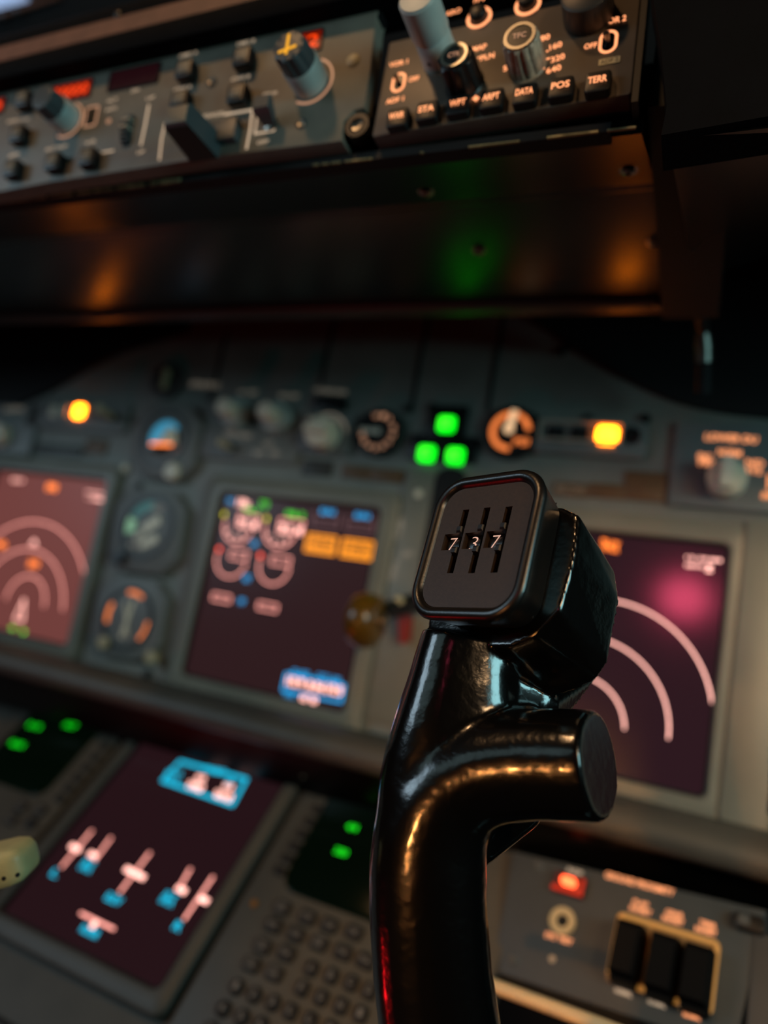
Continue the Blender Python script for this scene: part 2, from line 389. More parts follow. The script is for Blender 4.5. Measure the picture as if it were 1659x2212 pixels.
# autopilot disengage paddle; tip coloured lighter for the warm light on it
x0, y0 = mcp.at(446, 322); b = MB(); QD = ((-1, -1), (1, -1), (1, 1), (-1, 1))
b.loft([[(x0+sx*.0120, y0+sy*.0090, 0) for sx, sy in QD], [(x0+sx*.0098, y0+sy*.0078+.001, .033) for sx, sy in QD], [(x0+sx*.0090, y0+sy*.0070+.001, .0345) for sx, sy in QD]])
o = b.obj('disengage_paddle', KNOBD, mcp.e, 30)
b = MB(); x1, y1 = mcp.at(486, 292); b.rrect(x1, y1, .026, .0165, .0012, 0, .0065, .001); b.obj('disengage_bar', KNOBD, mcp.e)
b = MB(); b.rrect(x0, y0+.001, .0172, .0128, .0008, .034, .0354, .0004); b.obj('lit_paddle_tip', MCPG, o)
b = MB(); b.loft([[(x0+sx*.0118, y0-.0094, .0005), (x0+sx*.0096, y0-.0072, .0332), (x0+sx*.0096, y0-.0066, .0332), (x0+sx*.0118, y0-.0088, .0005)] for sx in (-1, 1)]); b.obj('paddle_underside', BLACK, o)
# flight director switch
x0, y0 = mcp.at(586, 268); b = MB(); b.lathe(x0, y0, [(.0058, -.001), (.0058, .001), (.004, .0022), (.0001, .0024)]); o = b.obj('toggle_bush', CHROME, mcp.e)
b = MB(); b.loft([[(x0+sx*.004, y0+sy*.003, .001) for sx, sy in ((-1, -1), (1, -1), (1, 1), (-1, 1))], [(x0+sx*.0068, y0+.005+sy*.0052, .014) for sx, sy in ((-1, -1), (1, -1), (1, 1), (-1, 1))],
                  [(x0+sx*.0058, y0+.0056+sy*.0044, .0156) for sx, sy in ((-1, -1), (1, -1), (1, 1), (-1, 1))]]); b.obj('toggle_lever', KNOBD, o)

# =========================================================== EFIS CONTROL PANEL
ef = Thing('efis_control_panel', 'dark brown display control panel with lit black WXR to TERR buttons', 'control panel', EFISP, 1100, 170)
a = MB(); cs = corner(ef, [(803, 296), (1363, 202)]); x0 = cs[0][0]; x1 = cs[1][0]; yb = (cs[0][1]+cs[1][1])/2; H = .074
a.rrect((x0+x1)/2, yb+H/2, x1-x0, H, .002, -.014, 0, .001); a.obj('faceplate', EFISG, ef.e, 30)
a = MB(); a.box(x1+.0006, x1+.0042, yb-.006, yb+H, -.014, .0005); a.obj('side_rail', BLACK, ef.e)
for body, x, y, rot in (('WXR', 857, 252, 0), ('STA', 921, 237, 0), ('WPT', 989, 224, 0), ('ARPT', 1061, 211, 0), ('DATA', 1133, 200, 0), ('POS', 1211, 186, 0), ('TERR', 1291, 174, 0)):
    button(ef, x, y, .0145, .0142, BLACK, body, LEG, out=.006, lw=.72, lh=.32, inner=False)
t = MB()
for body, xa, ya, xb, yb2, hh in (('VOR 1', 841, 141, 881, 132, .0037), ('OFF', 883, 172, 905, 168, .0037), ('ADF 1', 834, 220, 872, 212, .0037), ('VOR 2', 1302, 48, 1353, 38, .0042), ('OFF', 1262, 101, 1290, 96, .0038),
                                  ('BARO', 955, 33, 996, 21, .0040), ('S', 934, 21, 946, 18, .0036), ('FPV', 1024, 2, 1050, -4, .0036), ('MAP', 1020, 107, 1051, 99, .0040), ('PLN', 1038, 126, 1068, 118, .0040),
                                  ('80', 1167, 84, 1188, 78, .0042), ('160', 1187, 103, 1214, 94, .0042), ('320', 1190, 130, 1220, 120, .0042), ('640', 1180, 154, 1212, 144, .0042), ('5', 1087, 149, 1096, 146, .0040)):
    ef.words(t, body, xa, ya, xb, yb2, hh, bold=.02)
for pts in ([(1181, 112), (1184, 111)], [(1180, 129), (1187, 127)], [(1168, 145), (1176, 149)], [(1098, 141), (1103, 143)], [(948, 41), (951, 40)], [(1033, 126), (1036, 125)]): path(ef, t, pts, .0010)
t.obj('lettering', LEG, ef.e, 0)
def pill(T, x, y, w, h, t_, mate, z1=.0004):
    u, v = T.at(x, y); b = MB(); b.frame(u, v, w, h, w*.499, t_, -.0004, z1, n=9); return b.obj('switch_outline', mate, T.e), u, v
for x, y, w, h in ((861, 178, .0098, .0152), (1314, 90, .0106, .0162)):
    o, u, v = pill(ef, x, y, w, h, .0017, LEG)
    b = MB(); b.rrect(u, v, w*.62, h*.74, w*.3, -.0004, .0003); b.obj('switch_well', GLASSK, o)
    b = MB(); b.tube([(u, v, -.001), (u-.0006, v+.0012, .0025), (u-.0010, v+.0018, .0045)], [.0012, .0016, .0020]); b.obj('toggle_lever', CHROME, o)
x, y, w, h = ef.span(1291, 141, 1342, 124); b = MB(); b.rrect(x, y, .0118, .0042, .0004, 0, .0005); o = b.obj('worn_label_plate', CREAM, ef.e)
b = MB(); ef.words(b, 'ADF 2', 1296, 137, 1338, 128, .0026, z=.0007) if False else b.text('ADF 2', x, y, .0098, .0026, .0007, rot=.03); b.obj('label_lettering', GREYP, o, 0)
for x, y, in ((1035, 38), (1140, 10)):
    u, v = ef.at(x, y); b = MB(); b.annulus(u, v, .0063, .0082, -.0004, .0004); o = b.obj('button_outline', LEG, ef.e)
    b = MB(); b.lathe(u, v, [(.0054, 0), (.0054, .004), (.0046, .0058), (.0024, .0066), (.0001, .0067)]); b.obj('push_button', BLACK, o)
TANK = mat('worn_warm_lit_knob', (168, 150, 130), .4, noise=.25, nscale=200)  # beige stands in for warm light on the worn steel
DKNOB = mat('charcoal_knob', (40, 40, 40), .45)
# mode selector (small black fluted knob with a chromed ring) and range selector
o, u, v = knob(ef, 1003, 182, .0128, .0215, BLACK, BLACK, .0205, .0118, 7, None)
b = MB(); b.annulus(u, v, .0066, .0086, .0208, .0228); b.obj('chrome_ring', CHROME, o)
b = MB(); b.lathe(u, v, [(.0064, .0208), (.0063, .0224), (.0001, .0226)]); c = b.obj('centre_button', BLACK, o)
b = MB(); b.text('CTR', u, v, .0074, .0034, .0229, bold=.015); b.obj('legend', LEGD, o, 0)
b = MB(); b.stroke([(u+.0086, v-.0124), (u+.0102, v-.0138)], .0030, .0008); b.obj('pointer_mark', LEG, o)
o, u, v = knob(ef, 1138, 142, .0122, .0205, TANK, TANK, .0195, .0115, 13, None)
b = MB(); b.annulus(u, v, .0074, .0094, .0198, .0218); b.obj('chrome_ring', CHROME, o)
b = MB(); b.lathe(u, v, [(.0072, .0198), (.0071, .0214), (.0001, .0216)]); b.obj('centre_button', BLACK, o)
b = MB(); b.text('TFC', u, v, .0080, .0036, .0219, bold=.015); b.obj('legend', LEGD, o, 0)
# two stage decision height knob, and the barometer knob at the very top
u, v = ef.at(952, 128); b = MB(); b.lathe(u, v, [(.0118, 0), (.0112, .0205), (.0104, .0215)], 40, 5, .10, (.003, .02)); o = b.obj('rotary_knob', KNOBG, ef.e, 40)
b = MB(); b.lathe(u, v, [(.0118, .021), (.0121, .0225), (.0121, .044), (.0108, .0455), (.005, .046)], 60, 8, .08, (.024, .043)); b.obj('outer_knob', KNOBG, o, 40)
for a_ in (-1.0, -1.9): b = MB(); b.tube([(u+.0100*math.cos(a_), v+.0100*math.sin(a_), .008), (u+.0118*math.cos(a_), v+.0118*math.sin(a_), .008)], .0013, 10); b.obj('grub_screw', BLACK, o)
u, v = ef.at(1272, 34); b = MB(); b.lathe(u, v, [(.0150, 0), (.0142, .016), (.0125, .017)], 40, 7, .12, (.002, .015)); b.obj('rotary_knob', DKNOB, ef.e, 40)

# =========================================================== GLARESHIELD
gs = Thing('glareshield', 'glossy black glareshield shelf running across above the instrument panel', 'glareshield', MIP, 830, 664)
gs.e.matrix_world = Matrix.Identity(4)
def extr(mb, prof, xa, xb):   # (y, z) profile extruded along the panel
    return mb.loft([[(xa, y, z) for y, z in prof], [(xb, y, z) for y, z in prof]])
XL, XR = -1.0, .386
lip = hitY(830, 664, -.100); crease = hitY(830, 452, -.220); tray = hitY(830, 352, -.288)
PROF = [(tray.y, tray.z), (crease.y-.004, crease.z-.001), (crease.y, crease.z-.0012), (crease.y+.003, crease.z), (-.14, 1.1372), (lip.y-.003, lip.z+.003)]
b = MB(); extr(b, PROF+[(lip.y-.003, lip.z+.045), (-.21, crease.z+.03), (tray.y, tray.z+.010)], XL, XR)
b.obj('underside', SHIELD, gs.e, 20)
b = MB(); extr(b, [(lip.y+y, z) for y, z in ((-.003, lip.z+.019), (-.0035, lip.z+.001), (-.001, lip.z-.0012), (.004, lip.z-.0030), (.012, lip.z-.0025), (.014, lip.z+.019))], XL, XR); b.obj('rear_lip', LIPM, gs.e, 60)
b = MB(); extr(b, [(tray.y-.004, tray.z-.0005), (tray.y+.003, tray.z-.0012), (tray.y+.004, tray.z+.004), (tray.y-.004, tray.z+.004)], XL, XR-.012); b.obj('tray_edge', MATTE, gs.e, 60)
b = MB(); extr(b, [(-.268, 1.158), (.0006, 1.232), (.0006, 1.242), (-.268, 1.166)], XL-.2, XR+.03); b.obj('top_deck', HOODM, gs.e, 20)  # unseen cover, added to stop light leaking down onto the panel
rnd = random.Random(4)
for xa_, xb_ in ((0, 60), (64, 92), (100, 150), (160, 192), (196, 238), (246, 306), (318, 332), (338, 384), (672, 684), (692, 706), (712, 732), (742, 790), (792, 800), (905, 912), (1010, 1120), (1180, 1290), (1310, 1372)):
    p0 = hitY(xa_, 460-.127*xa_, tray.y-.0042); p1 = hitY(xb_, 460-.127*xb_, tray.y-.0042)
    hh = rnd.uniform(.0012, .0024) if xa_ < 400 else rnd.uniform(.0005, .0009); b = MB(); b.box(p0.x, p1.x, tray.y-.0047, tray.y-.0036, tray.z-.0006, tray.z-.0006+hh); b.obj('paint_chip', CHIP, gs.e, 0)
def bolt(x, y, Y, r=.0042, nm='bolt', parent=None):
    P = hitY(x, y, Y); b = MB(); n = 18
    prof = [(r*1.5, .0005), (r*1.5, -.0008), (r, -.001), (r*.9, -.0035), (r*.4, -.004), (r*.35, -.0025), (.0001, -.0025)]
    b.loft([[(P.x+q*math.cos(2*pi*i/n), P.y+q*math.sin(2*pi*i/n), P.z+z) for i in range(n)] for q, z in prof]); return b.obj(nm, STEEL, parent or gs.e)
# bolt heads stand on the underside: solve for the height of the sloping sheet
def on_under(x, y, prof):
    best = None
    for (ya, za), (yb_, zb) in zip(prof, prof[1:]):
        n = Vector((0, -(zb-za), yb_-ya)); d = ray(x, y); den = d.dot(n)
        if abs(den) < 1e-9: continue
        t_ = (Vector((0, ya, za))-CAM).dot(n)/den; P = CAM+d*t_
        if min(ya, yb_)-.002 <= P.y <= max(ya, yb_)+.002 and (best is None or P.y < best.y): best = P
    return best
for x, y in ((920, 412), (1034, 540), (1358, 365), (1414, 522)):
    P = on_under(x, y, PROF)
    if P is None: continue
    b = MB(); n = 18; r_ = .0030
    b.loft([[(P.x+q*math.cos(2*pi*i/n), P.y+q*math.sin(2*pi*i/n), P.z+z) for i in range(n)] for q, z in [(r_*1.5, .001), (r_*1.5, -.0006), (r_, -.0008), (r_*.9, -.0024), (r_*.45, -.003), (r_*.4, -.002), (.0001, -.002)]])
    b.obj('bolt', STEEL, gs.e)
P = hitY(1421, 656, lip.y-.0036); b = MB(); b.lathe(0, 0, [(.003, 0), (.003, .0015), (.0018, .0024), (.0001, .0025)]); o = b.obj('rivet', STEEL, gs.e); o.matrix_local = Matrix.Translation(P) @ Matrix.Rotation(pi/2, 4, 'X')
# padded brow over the mode control panel
br = Thing('glareshield_brow', 'black padded brow with brown trim strip above the autopilot panel', 'brow', MCPP, 150, 140)
u0_, v0_ = 0.0, 0.0
def brow(name, prof, mate):   # (v, n) profile extruded along the panel
    b = MB(); b.loft([[(-.75, v, n) for v, n in prof], [(.44, v, n) for v, n in prof]]); return b.obj(name, mate, br.e, 50)
def vrow(y, h): return br.at(150, y, h)[1]
n0 = .012
brow('lower_pad', [(vrow(140, n0), n0-.004), (vrow(137, n0), n0+.001), (vrow(118, n0), n0+.004), (vrow(97, n0), n0), (vrow(97, n0), -.02), (vrow(140, n0), -.02)], HOODM)
s_ = brow('trim_strip', [(vrow(99, n0), n0-.002), (vrow(97, n0), n0+.0005), (vrow(62, n0), n0-.0005), (vrow(60, n0), n0-.003), (vrow(60, n0), -.02), (vrow(99, n0), -.02)], BROWNV)
brow('upper_pad', [(vrow(62, n0), n0-.004), (vrow(60, n0), n0-.001), (vrow(44, n0), n0), (vrow(22, n0), n0-.006), (vrow(16, n0), n0-.02), (vrow(16, n0), -.03), (vrow(62, n0), -.03)], HOODM)
u, v = br.at(253, 30, n0); b = MB(); b.lathe(u, v, [(.0028, n0-.003), (.0028, n0+.0004), (.0014, n0+.001), (.0001, n0+.001)]); b.obj('rivet', BLACK, s_)

# right-hand end of the glareshield
ge = Thing('glareshield_end_box', 'large matte black end box at the right end of the glareshield', 'glareshield', MIP, 1530, 200)
ge.e.matrix_world = Matrix.Identity(4)
YF = -.318
A = [hitY(1402, -60, YF), hitY(1428, 100, YF), hitY(1440, 230, YF), hitY(1428, 292, YF)]
Rt = hitY(1700, 244, YF)
front = [(A[0].x, A[0].z), (A[1].x, A[1].z), (A[2].x, A[2].z), (A[3].x, A[3].z), (Rt.x, Rt.z), (1.149, Rt.z+.004), (1.149, A[0].z+.05), (A[0].x, A[0].z+.05)]
b = MB(); b.loft([[(x, YF, z) for x, z in front], [(x, YF+.02, z) for x, z in front]]); b.obj('front_cover', HOODM, ge.e, 20)
B0 = hitY(1503, 606, -.12); B1 = hitY(1680, 545, -.12)
und = [Vector((A[3].x+.002, YF+.004, A[3].z+.001)), Vector((1.149, YF+.004, Rt.z+.004)), Vector((1.149, -.12, B1.z+.002)), Vector((B1.x, -.12, B1.z)), B0]
b = MB(); b.loft([[tuple(p) for p in und], [(p.x, p.y, p.z+.05) for p in und]]); b.obj('underside', SHIELD, ge.e, 20)
b = MB(); b.box(XR+.001, XR+.034, YF+.03, -.10, tray.z+.012, tray.z+.05); b.obj('gap_filler', MATTE, ge.e, 0)
b = MB(); extr(b, [(YF+.05, 1.166), (.0006, 1.232), (.0006, 1.242), (YF+.05, 1.176)], XR+.034, 1.149); b.obj('top_cover', HOODM, ge.e, 20)  # unseen cover, continues the light block over the end box
P = hitY(1548, 303, -.235); b = MB(); b.lathe(0, 0, [(.006, 0), (.006, .001), (.0035, .0028), (.0001, .003)]); o = b.obj('bolt', STEEL, ge.e); o.matrix_local = Matrix.Translation(P+Vector((0, 0, .002))) @ Matrix.Rotation(pi, 4, 'X')
# flat black sheets lying on the instrument panel just below the glareshield
def cheek(name, label, pts, Y, th=.02):
    W = [hitY(x, y, Y) for x, y in pts]; b = MB(); b.loft([[(p.x, p.y, p.z) for p in W], [(p.x, p.y+th, p.z) for p in W]])
    o = b.obj(name, MATTE, None, 20); tag(o, label, 'side plate'); return o
cheek('black_panel_sheet', 'black curved sheet flat on the panel below the right glareshield end',
      [(1130, 680), (1190, 716), (1235, 750), (1290, 782), (1345, 812), (1400, 840), (1450, 862), (1510, 880), (1580, 893), (1700, 905), (2100, 930), (2100, 300), (1480, 380), (1300, 640), (1250, 668)], -.0035, .0045)
cheek('black_panel_sheet', 'black sheet flat on the panel at the left edge of the picture',
      [(-200, 690), (-200, 900), (40, 872), (100, 846), (180, 800), (250, 765), (330, 738), (400, 716), (400, 690)], -.0035, .0045)
hose = MB(); pts = [hitY(1462, 430, -.205), hitY(1476, 510, -.175), hitY(1490, 575, -.135), hitY(1502, 620, -.11), hitY(1514, 670, -.09), hitY(1520, 720, -.075)]
hose.tube(pts, .0045, 12); hs = hose.obj('map_light_cable', BLACK, None, 60); tag(hs, 'black cable with metal fittings hanging at the right glareshield end', 'cable')
b = MB(); b.tube([hitY(1486, 556, -.146), hitY(1491, 578, -.133), hitY(1496, 600, -.121)], .0049, 14); b.obj('metal_sleeve', STEEL, hs)
b = MB(); b.tube([hitY(1519, 716, -.076), hitY(1520, 745, -.071), hitY(1521, 762, -.069)], [.0046, .0058, .0056], 14); b.obj('metal_fitting', STEEL, hs)
b = MB(); b.tube([hitY(1521, 764, -.069), hitY(1521, 782, -.067)], .0055, 14); b.obj('metal_collar', STEEL, hs)
b = MB(); b.tube([hitY(1521, 783, -.067), hitY(1519, 850, -.058)], .0050, 14); b.obj('plug_body', MATTE, hs)

# =========================================================== MAIN INSTRUMENT PANEL
ip = Thing('main_instrument_panel', 'grey main instrument panel sheet that carries the displays and gauges', 'instrument panel', MIP, 480, 1060)
ip.e.matrix_world = Matrix.Identity(4)
b = MB(); b.loft([[(-1.05, .0012, .812), (.95, .0012, .812), (.95, .0012, 1.30), (-1.05, .0012, 1.30)], [(-1.05, .02, .812), (.95, .02, .812), (.95, .02, 1.30), (-1.05, .02, 1.30)]]); b.obj('panel_sheet', PANEL, ip.e, 20)
for x, ya, yb_ in ((905, 700, 880), (1068, 700, 890), (706, 700, 830), (468, 760, 860)):
    P = hitY(x, (ya+yb_)/2, 0); b = MB(); b.box(P.x-.0012, P.x+.0012, -.0004, .002, hitY(x, yb_, 0).z, hitY(x, ya, 0).z+.02); b.obj('panel_seam', MATTE, ip.e, 0)
def stud(x, y, r=.0045, mate=CREAMW, nm='fastener'):
    P = hitY(x, y, 0); b = MB(); b.lathe(0, 0, [(r, 0), (r, .002), (r*.7, .0036), (.0001, .004)], 20); o = b.obj(nm, mate, ip.e); o.matrix_local = Matrix.Translation(P) @ Matrix.Rotation(pi/2, 4, 'X')
for x, y in ((272, 1012), (205, 1385), (364, 1474), (906, 1068), (660, 1668), (1640, 1790)): stud(x, y)
for x, y in ((1212, 760), (1152, 905), (1270, 906), (883, 884), (935, 880), (300, 1050), (320, 1455), (1394, 905), (455, 858), (1495, 1765)): stud(x, y, .0040 if y < 1700 else .0065, BLACK)
# rounded rail along the foot of the panel and the recess below it
L0 = hitY(700, 1604, -.030)
b = MB(); prof = [(.0, .816), (-.012, .817), (-.024, .814), (-.031, .808), (-.034, .801), (-.033, .795), (-.028, .790), (-.012, .789), (.0, .792)]
b.loft([[(-1.05, y, z) for y, z in prof], [(.95, y, z) for y, z in prof]]); b.obj('foot_rail', BEZELD, ip.e, 60)
b = MB(); b.loft([[(-1.05, y, z) for y, z in ((-.016, .7915), (.004, .756), (.018, .756), (.018, .795))], [(.95, y, z) for y, z in ((-.016, .7915), (.004, .756), (.018, .756), (.018, .795))]]); b.obj('recess_panel', SHIELD, ip.e, 20)

# ---- display units
S, SH = .170, .1735
def display(label, u, plane, v, screen, group=None, bez=(.014, .014, .016, .014), nm='display_unit', fm=BEZEL, rad=.006):
    T = Thing(nm, label, 'display', plane, 500, 1200, group=group)
    T.u0, T.v0 = u, v; mt = plane.mat(); mt.translation = plane.point(u, v, 0); T.e.matrix_world = mt
    l, r_, t_, bt = bez
    cx, cy = (S+r_-l)/2, (-SH+t_-bt)/2
    b = MB(); o = rr(cx, cy, S+l+r_, SH+t_+bt, rad+.003, 6); i = rr(S/2, -SH/2, S, SH, rad, 6); i2 = rr(S/2, -SH/2, S+.003, SH+.003, rad+.001, 6); o2 = rr(cx, cy, S+l+r_-.003, SH+t_+bt-.003, rad+.002, 6)
    R = [b.ring([(x, y, z) for x, y in q]) for q, z in ((o, -.001), (o, .0055), (o2, .0068), (i2, .0068), (i, .0045), (i, -.001))]
    for p, q in zip(R, R[1:]): b.bridge(p, q)
    b.bridge(R[-1], R[0]); b.obj('bezel', fm, T.e, 40)
    b = MB(); b.frame(S/2, -SH/2, S+.0005, SH+.0005, rad, .0018, .0007, .0046, n=6); b.obj('screen_surround', MATTE, T.e, 40)
    b = MB(); b.rrect(S/2, -SH/2, S+.001, SH+.001, rad, -.001, .0006, n=6); T.screen = b.obj('screen', screen, T.e, 40)
    return T
dl = display('left display of the main panel, salmon tinted, with pale range arcs', -.3154, MIP, 0, SCRL, 'main panel displays')
dc = display('upper centre display with round gauges and two orange boxes', 0.0, MIP, 0, SCR, 'main panel displays', bez=(.016, .016, .016, .018))
dr = display('right display behind the black handgrip with three pale range arcs', .2722, MIP, 0, SCRR, 'main panel displays')
DUZ = .0012
def symbols(T, name, mate, mb): return mb.obj(name, mate, T.screen, 0)
def strokes(T, name, mate, items, w, closed=False):
    for it in items: q = MB(); q.stroke(it, w, DUZ, closed=closed); symbols(T, name, mate, q)
def nav_arcs(T, arcs, w, mate):
    first = None
    for p, q, r_ in arcs:
        b = MB()
        P, Q, R_ = T.at(*p), T.at(*q), T.at(*r_)
        ux, uy, Rr = circle3(P, Q, R_); a1 = math.atan2(R_[1]-uy, R_[0]-ux)
        b.annulus(ux, uy, Rr-w/2, Rr+w/2, DUZ, DUZ+.0001, a1, pi-a1, 60)
        first = first or (ux, uy); symbols(T, 'range_arc', mate, b)
    return first
cr = nav_arcs(dr, [((1341, 1301), (1464.6, 1369.7), (1538, 1519.5)), ((1324.6, 1389.3), (1409.3, 1459.3), (1443.5, 1596)), ((1297, 1475.6), (1334.4, 1516.3), (1349, 1575))], .0012, SAL)
cl = nav_arcs(dl, [((76, 1127), (142, 1155), (187, 1266)), ((73, 1187.6), (121.5, 1223), (137, 1319)), ((15, 1291), (58, 1245), (96, 1311.6))], .0013, SALL)
b = MB(); dr.words(b, 'TRACK', 1297, 1175, 1338, 1183, .0085, h=DUZ, bold=.03); symbols(dr, 'track_text', ORG, b)
b = MB(); dr.words(b, '15.2NM', 1482, 1204, 1558, 1211, .0024, h=DUZ, bold=.02); dr.words(b, '0835', 1480, 1221, 1520, 1224, .0024, h=DUZ, bold=.02); dr.words(b, 'z', 1524, 1227, 1540, 1229, .0050, h=DUZ, bold=.05); symbols(dr, 'waypoint_text', SAL, b)
b = MB(); u, v = dl.at(48, 1319); b.stroke([(u-.0060, v-.010), (u+.0060, v-.010), (u, v+.012)], .0013, DUZ, closed=True); symbols(dl, 'aircraft_symbol', SAL, b)
b = MB(); dl.words(b, 'VOR', 22, 1356, 31, 1358, .0045, h=DUZ, bold=.03); symbols(dl, 'radio_text', GRNB, b); b = MB(); dl.words(b, 'VOR', 46, 1364, 55, 1366, .0045, h=DUZ, bold=.03); symbols(dl, 'radio_text', GRNB, b)
for bd, xa, ya, xb, yb2, hh in (('090', 101, 1051, 123, 1055, .0085), ('20', 61, 1216, 83, 1219, .0075), ('40', -8, 1175, 12, 1178, .0075)):
    b = MB(); dl.words(b, bd, xa, ya, xb, yb2, hh, h=DUZ, bold=.03); symbols(dl, 'orange_text', ORG, b)
b = MB(); dl.words(b, 'GS 0', 25, 1036, 50, 1039, .0035, h=DUZ, bold=.02); dl.words(b, '------', 186, 1063, 230, 1069, .0012, h=DUZ); dl.words(b, '-.-NM', 186, 1075, 222, 1080, .003, h=DUZ, bold=.02); dl.words(b, '^', 66, 1171, 80, 1173, .006, h=DUZ, bold=.02); symbols(dl, 'waypoint_text', SAL, b)
# engine instruments on the centre display
b = MB()
for p, q, r_ in (((490, 1124), (509, 1173), (544, 1150)), ((576, 1132), (603, 1183), (638, 1158)), ((472, 1196), (495, 1247), (533, 1217)), ((564, 1210), (585, 1262), (627, 1227))):
    b = MB(); arc3(b, dc.at(*p), dc.at(*q), dc.at(*r_), .0012, DUZ); symbols(dc, 'gauge_arc', SALL, b)
for x0_, y0_, x1_, y1_ in ((519, 1111, 556, 1142), (607, 1121, 653, 1153), (502, 1188, 533, 1211), (590, 1200, 626, 1224), (463, 1282, 497, 1302), (561, 1301, 598, 1322)):
    x, y, w, h = dc.span(x0_, y0_, x1_, y1_); strokes(dc, 'readout_box', SALL, [[(x-w/2, y-h/2), (x+w/2, y-h/2), (x+w/2, y+h/2), (x-w/2, y+h/2)]], .0011, True)
b = MB()
for bd, xa, ya, xb, yb2, hh in (('21.4', 514, 1129, 556, 1135, .0080), ('21.4', 602, 1141, 654, 1147, .0085), ('18c', 514, 1085, 539, 1088, .007), ):
    dc.words(b, bd, xa, ya, xb, yb2, hh, h=DUZ, bold=.03)
for p, q in (((488, 1150), (496, 1146)), ((498, 1163), (503, 1157)), ((515, 1165), (513, 1159)), ((528, 1160), (524, 1154)), ((578, 1160), (586, 1156)), ((590, 1174), (595, 1168)), ((608, 1177), (606, 1170)), ((623, 1172), (619, 1166))):
    b.stroke([dc.at(*p), dc.at(*q)], .0010, DUZ)
symbols(dc, 'engine_readouts', SAL, b)
def blob(T, mb, body, x, y, w, h): u, v = T.at(x, y); return mb.text(body, u, v, w, h, DUZ, bold=.03)
b = MB()
for bd, x, y, w, h in (('TAT', 499, 1083, .009, .0042), ('N1', 551, 1175, .006, .0052), ('EGT', 535.5, 1250, .0072, .0060), ('FF', 524, 1300, .006, .0052), ('EAI', 709, 1106, .014, .0046), ('EAI', 784, 1115, .014, .0046)): b = MB(); blob(dc, b, bd, x, y, w, h); symbols(dc, 'cyan_caption', CYAN, b)
b = MB(); blob(dc, b, 'TO', 572, 1090, .0095, .0062); dc.words(b, '98.2', 526, 1100, 560, 1104, .0042, h=DUZ, bold=.02); dc.words(b, '98.2', 617, 1109, 658, 1114, .0050, h=DUZ, bold=.02); symbols(dc, 'green_limits', GRN, b)
b = MB()
for x, y in ((486, 1112), (577, 1121)): u, v = dc.at(x, y); b.disc(u, v, .0016, .0026, DUZ, DUZ+.0001)
symbols(dc, 'yellow_bands', YLW, b)
b = MB()
for x, y in ((475, 1187), (564, 1201)): u, v = dc.at(x, y); b.disc(u, v, .0018, .0024, DUZ, DUZ+.0001)
symbols(dc, 'red_limits', REDS, b)
b = MB()
for c0, c1, l1, l2 in (((664, 1163), (725, 1190), 'LOW OIL', 'PRESSURE'), ((741, 1172), (804, 1203), 'LOW OIL', 'PRESSURE')):
    b = MB(); x, y, w, h = dc.span(*c0, *c1); w = .0290; h = .0150
    b.stroke([(x-w/2, y-h/2), (x+w/2, y-h/2), (x+w/2, y+h/2), (x-w/2, y+h/2)], .0017, DUZ, closed=True)
    b.text(l1, x, y+.0033, w*.84, .0050, DUZ, bold=.035); b.text(l2, x, y-.0033, w*.88, .0050, DUZ, bold=.035); symbols(dc, 'amber_alert_box', AMB, b)
b = MB()
for x0_, y0_, x1_, y1_ in ((680, 1105, 730, 1142), (754, 1114, 806, 1152)):
    x, y, w, h = dc.span(x0_, y0_, x1_, y1_); b.stroke([(x-w/2, y+h/2), (x-w/2, y-h/2), (x+w/2, y-h/2), (x+w/2, y+h/2)], .0014, DUZ); b.stroke([(x-w/2, y), (x+w/2, y)], .0014, DUZ)
symbols(dc, 'dim_scales', DIMS, b)
b = MB(); q = [dc.at(*p) for p in ((620, 1455), (745, 1480), (738, 1516), (612, 1491))]; b.stroke(q, .0019, DUZ, closed=True)
dc.words(b, 'FUEL', 632, 1452, 672, 1460, .0052, h=DUZ, bold=.02); dc.words(b, 'QTY LBS', 684, 1461, 735, 1471, .0052, h=DUZ, bold=.02); dc.words(b, 'TOTAL', 613, 1503, 637, 1508, .0064, h=DUZ, bold=.02); symbols(dc, 'fuel_box', CYAN, b)
b = MB(); dc.words(b, '10.9', 620, 1470, 656, 1477, .0078, h=DUZ, bold=.03); dc.words(b, '8.94', 664, 1480, 700, 1488, .0080, h=DUZ, bold=.03); dc.words(b, '10.9', 706, 1487, 740, 1494, .0080, h=DUZ, bold=.03); dc.words(b, '8.8', 648, 1512, 684, 1519, .0098, h=DUZ, bold=.03); symbols(dc, 'fuel_readouts', SAL, b)

# ---- annunciator, knob and selector units on the top row
def unit(name, label, cat, x0, y0, x1, y1, mate=PANELD, group=None, out=.004, rad=.003):
    T = Thing(name, label, cat, MIP, (x0+x1)/2, (y0+y1)/2, group=group); x, y, w, h = T.span(x0, y0, x1, y1)
    b = MB(); b.rrect(x, y, w, h, rad, -.001, out, .0008); b.obj('face_plate', mate, T.e, 35); T.out = out; return T
def lamp(T, x, y, w, h, mate, nm='lamp', lift=.002, parent=None):
    u, v = T.at(x, y, T.out); b = MB(); b.rrect(u, v, w, h, min(w, h)*.22, T.out-.001, T.out+lift, .0008); return b.obj(nm, mate, parent or T.e)
U1 = unit('selector_panel', 'brown-grey selector panel at the left edge with a pale knob', 'control panel', -60, 872, 66, 988)
knob(U1, 16, 945, .0125, .018, CREAMW); b = MB(); U1.words(b, 'NORM', 10, 884, 50, 884, .006, h=.0046); b.obj('lettering', LEGF, U1.e, 0)
U2 = unit('annunciator_panel', 'left warning light strip with two white lamps and one lit amber lamp', 'warning lights', 76, 866, 272, 938)
lamp(U2, 117, 889, .011, .014, CREAMW); lamp(U2, 142, 887, .0085, .014, CREAMW); lamp(U2, 172, 889, .0145, .0145, AMBER)
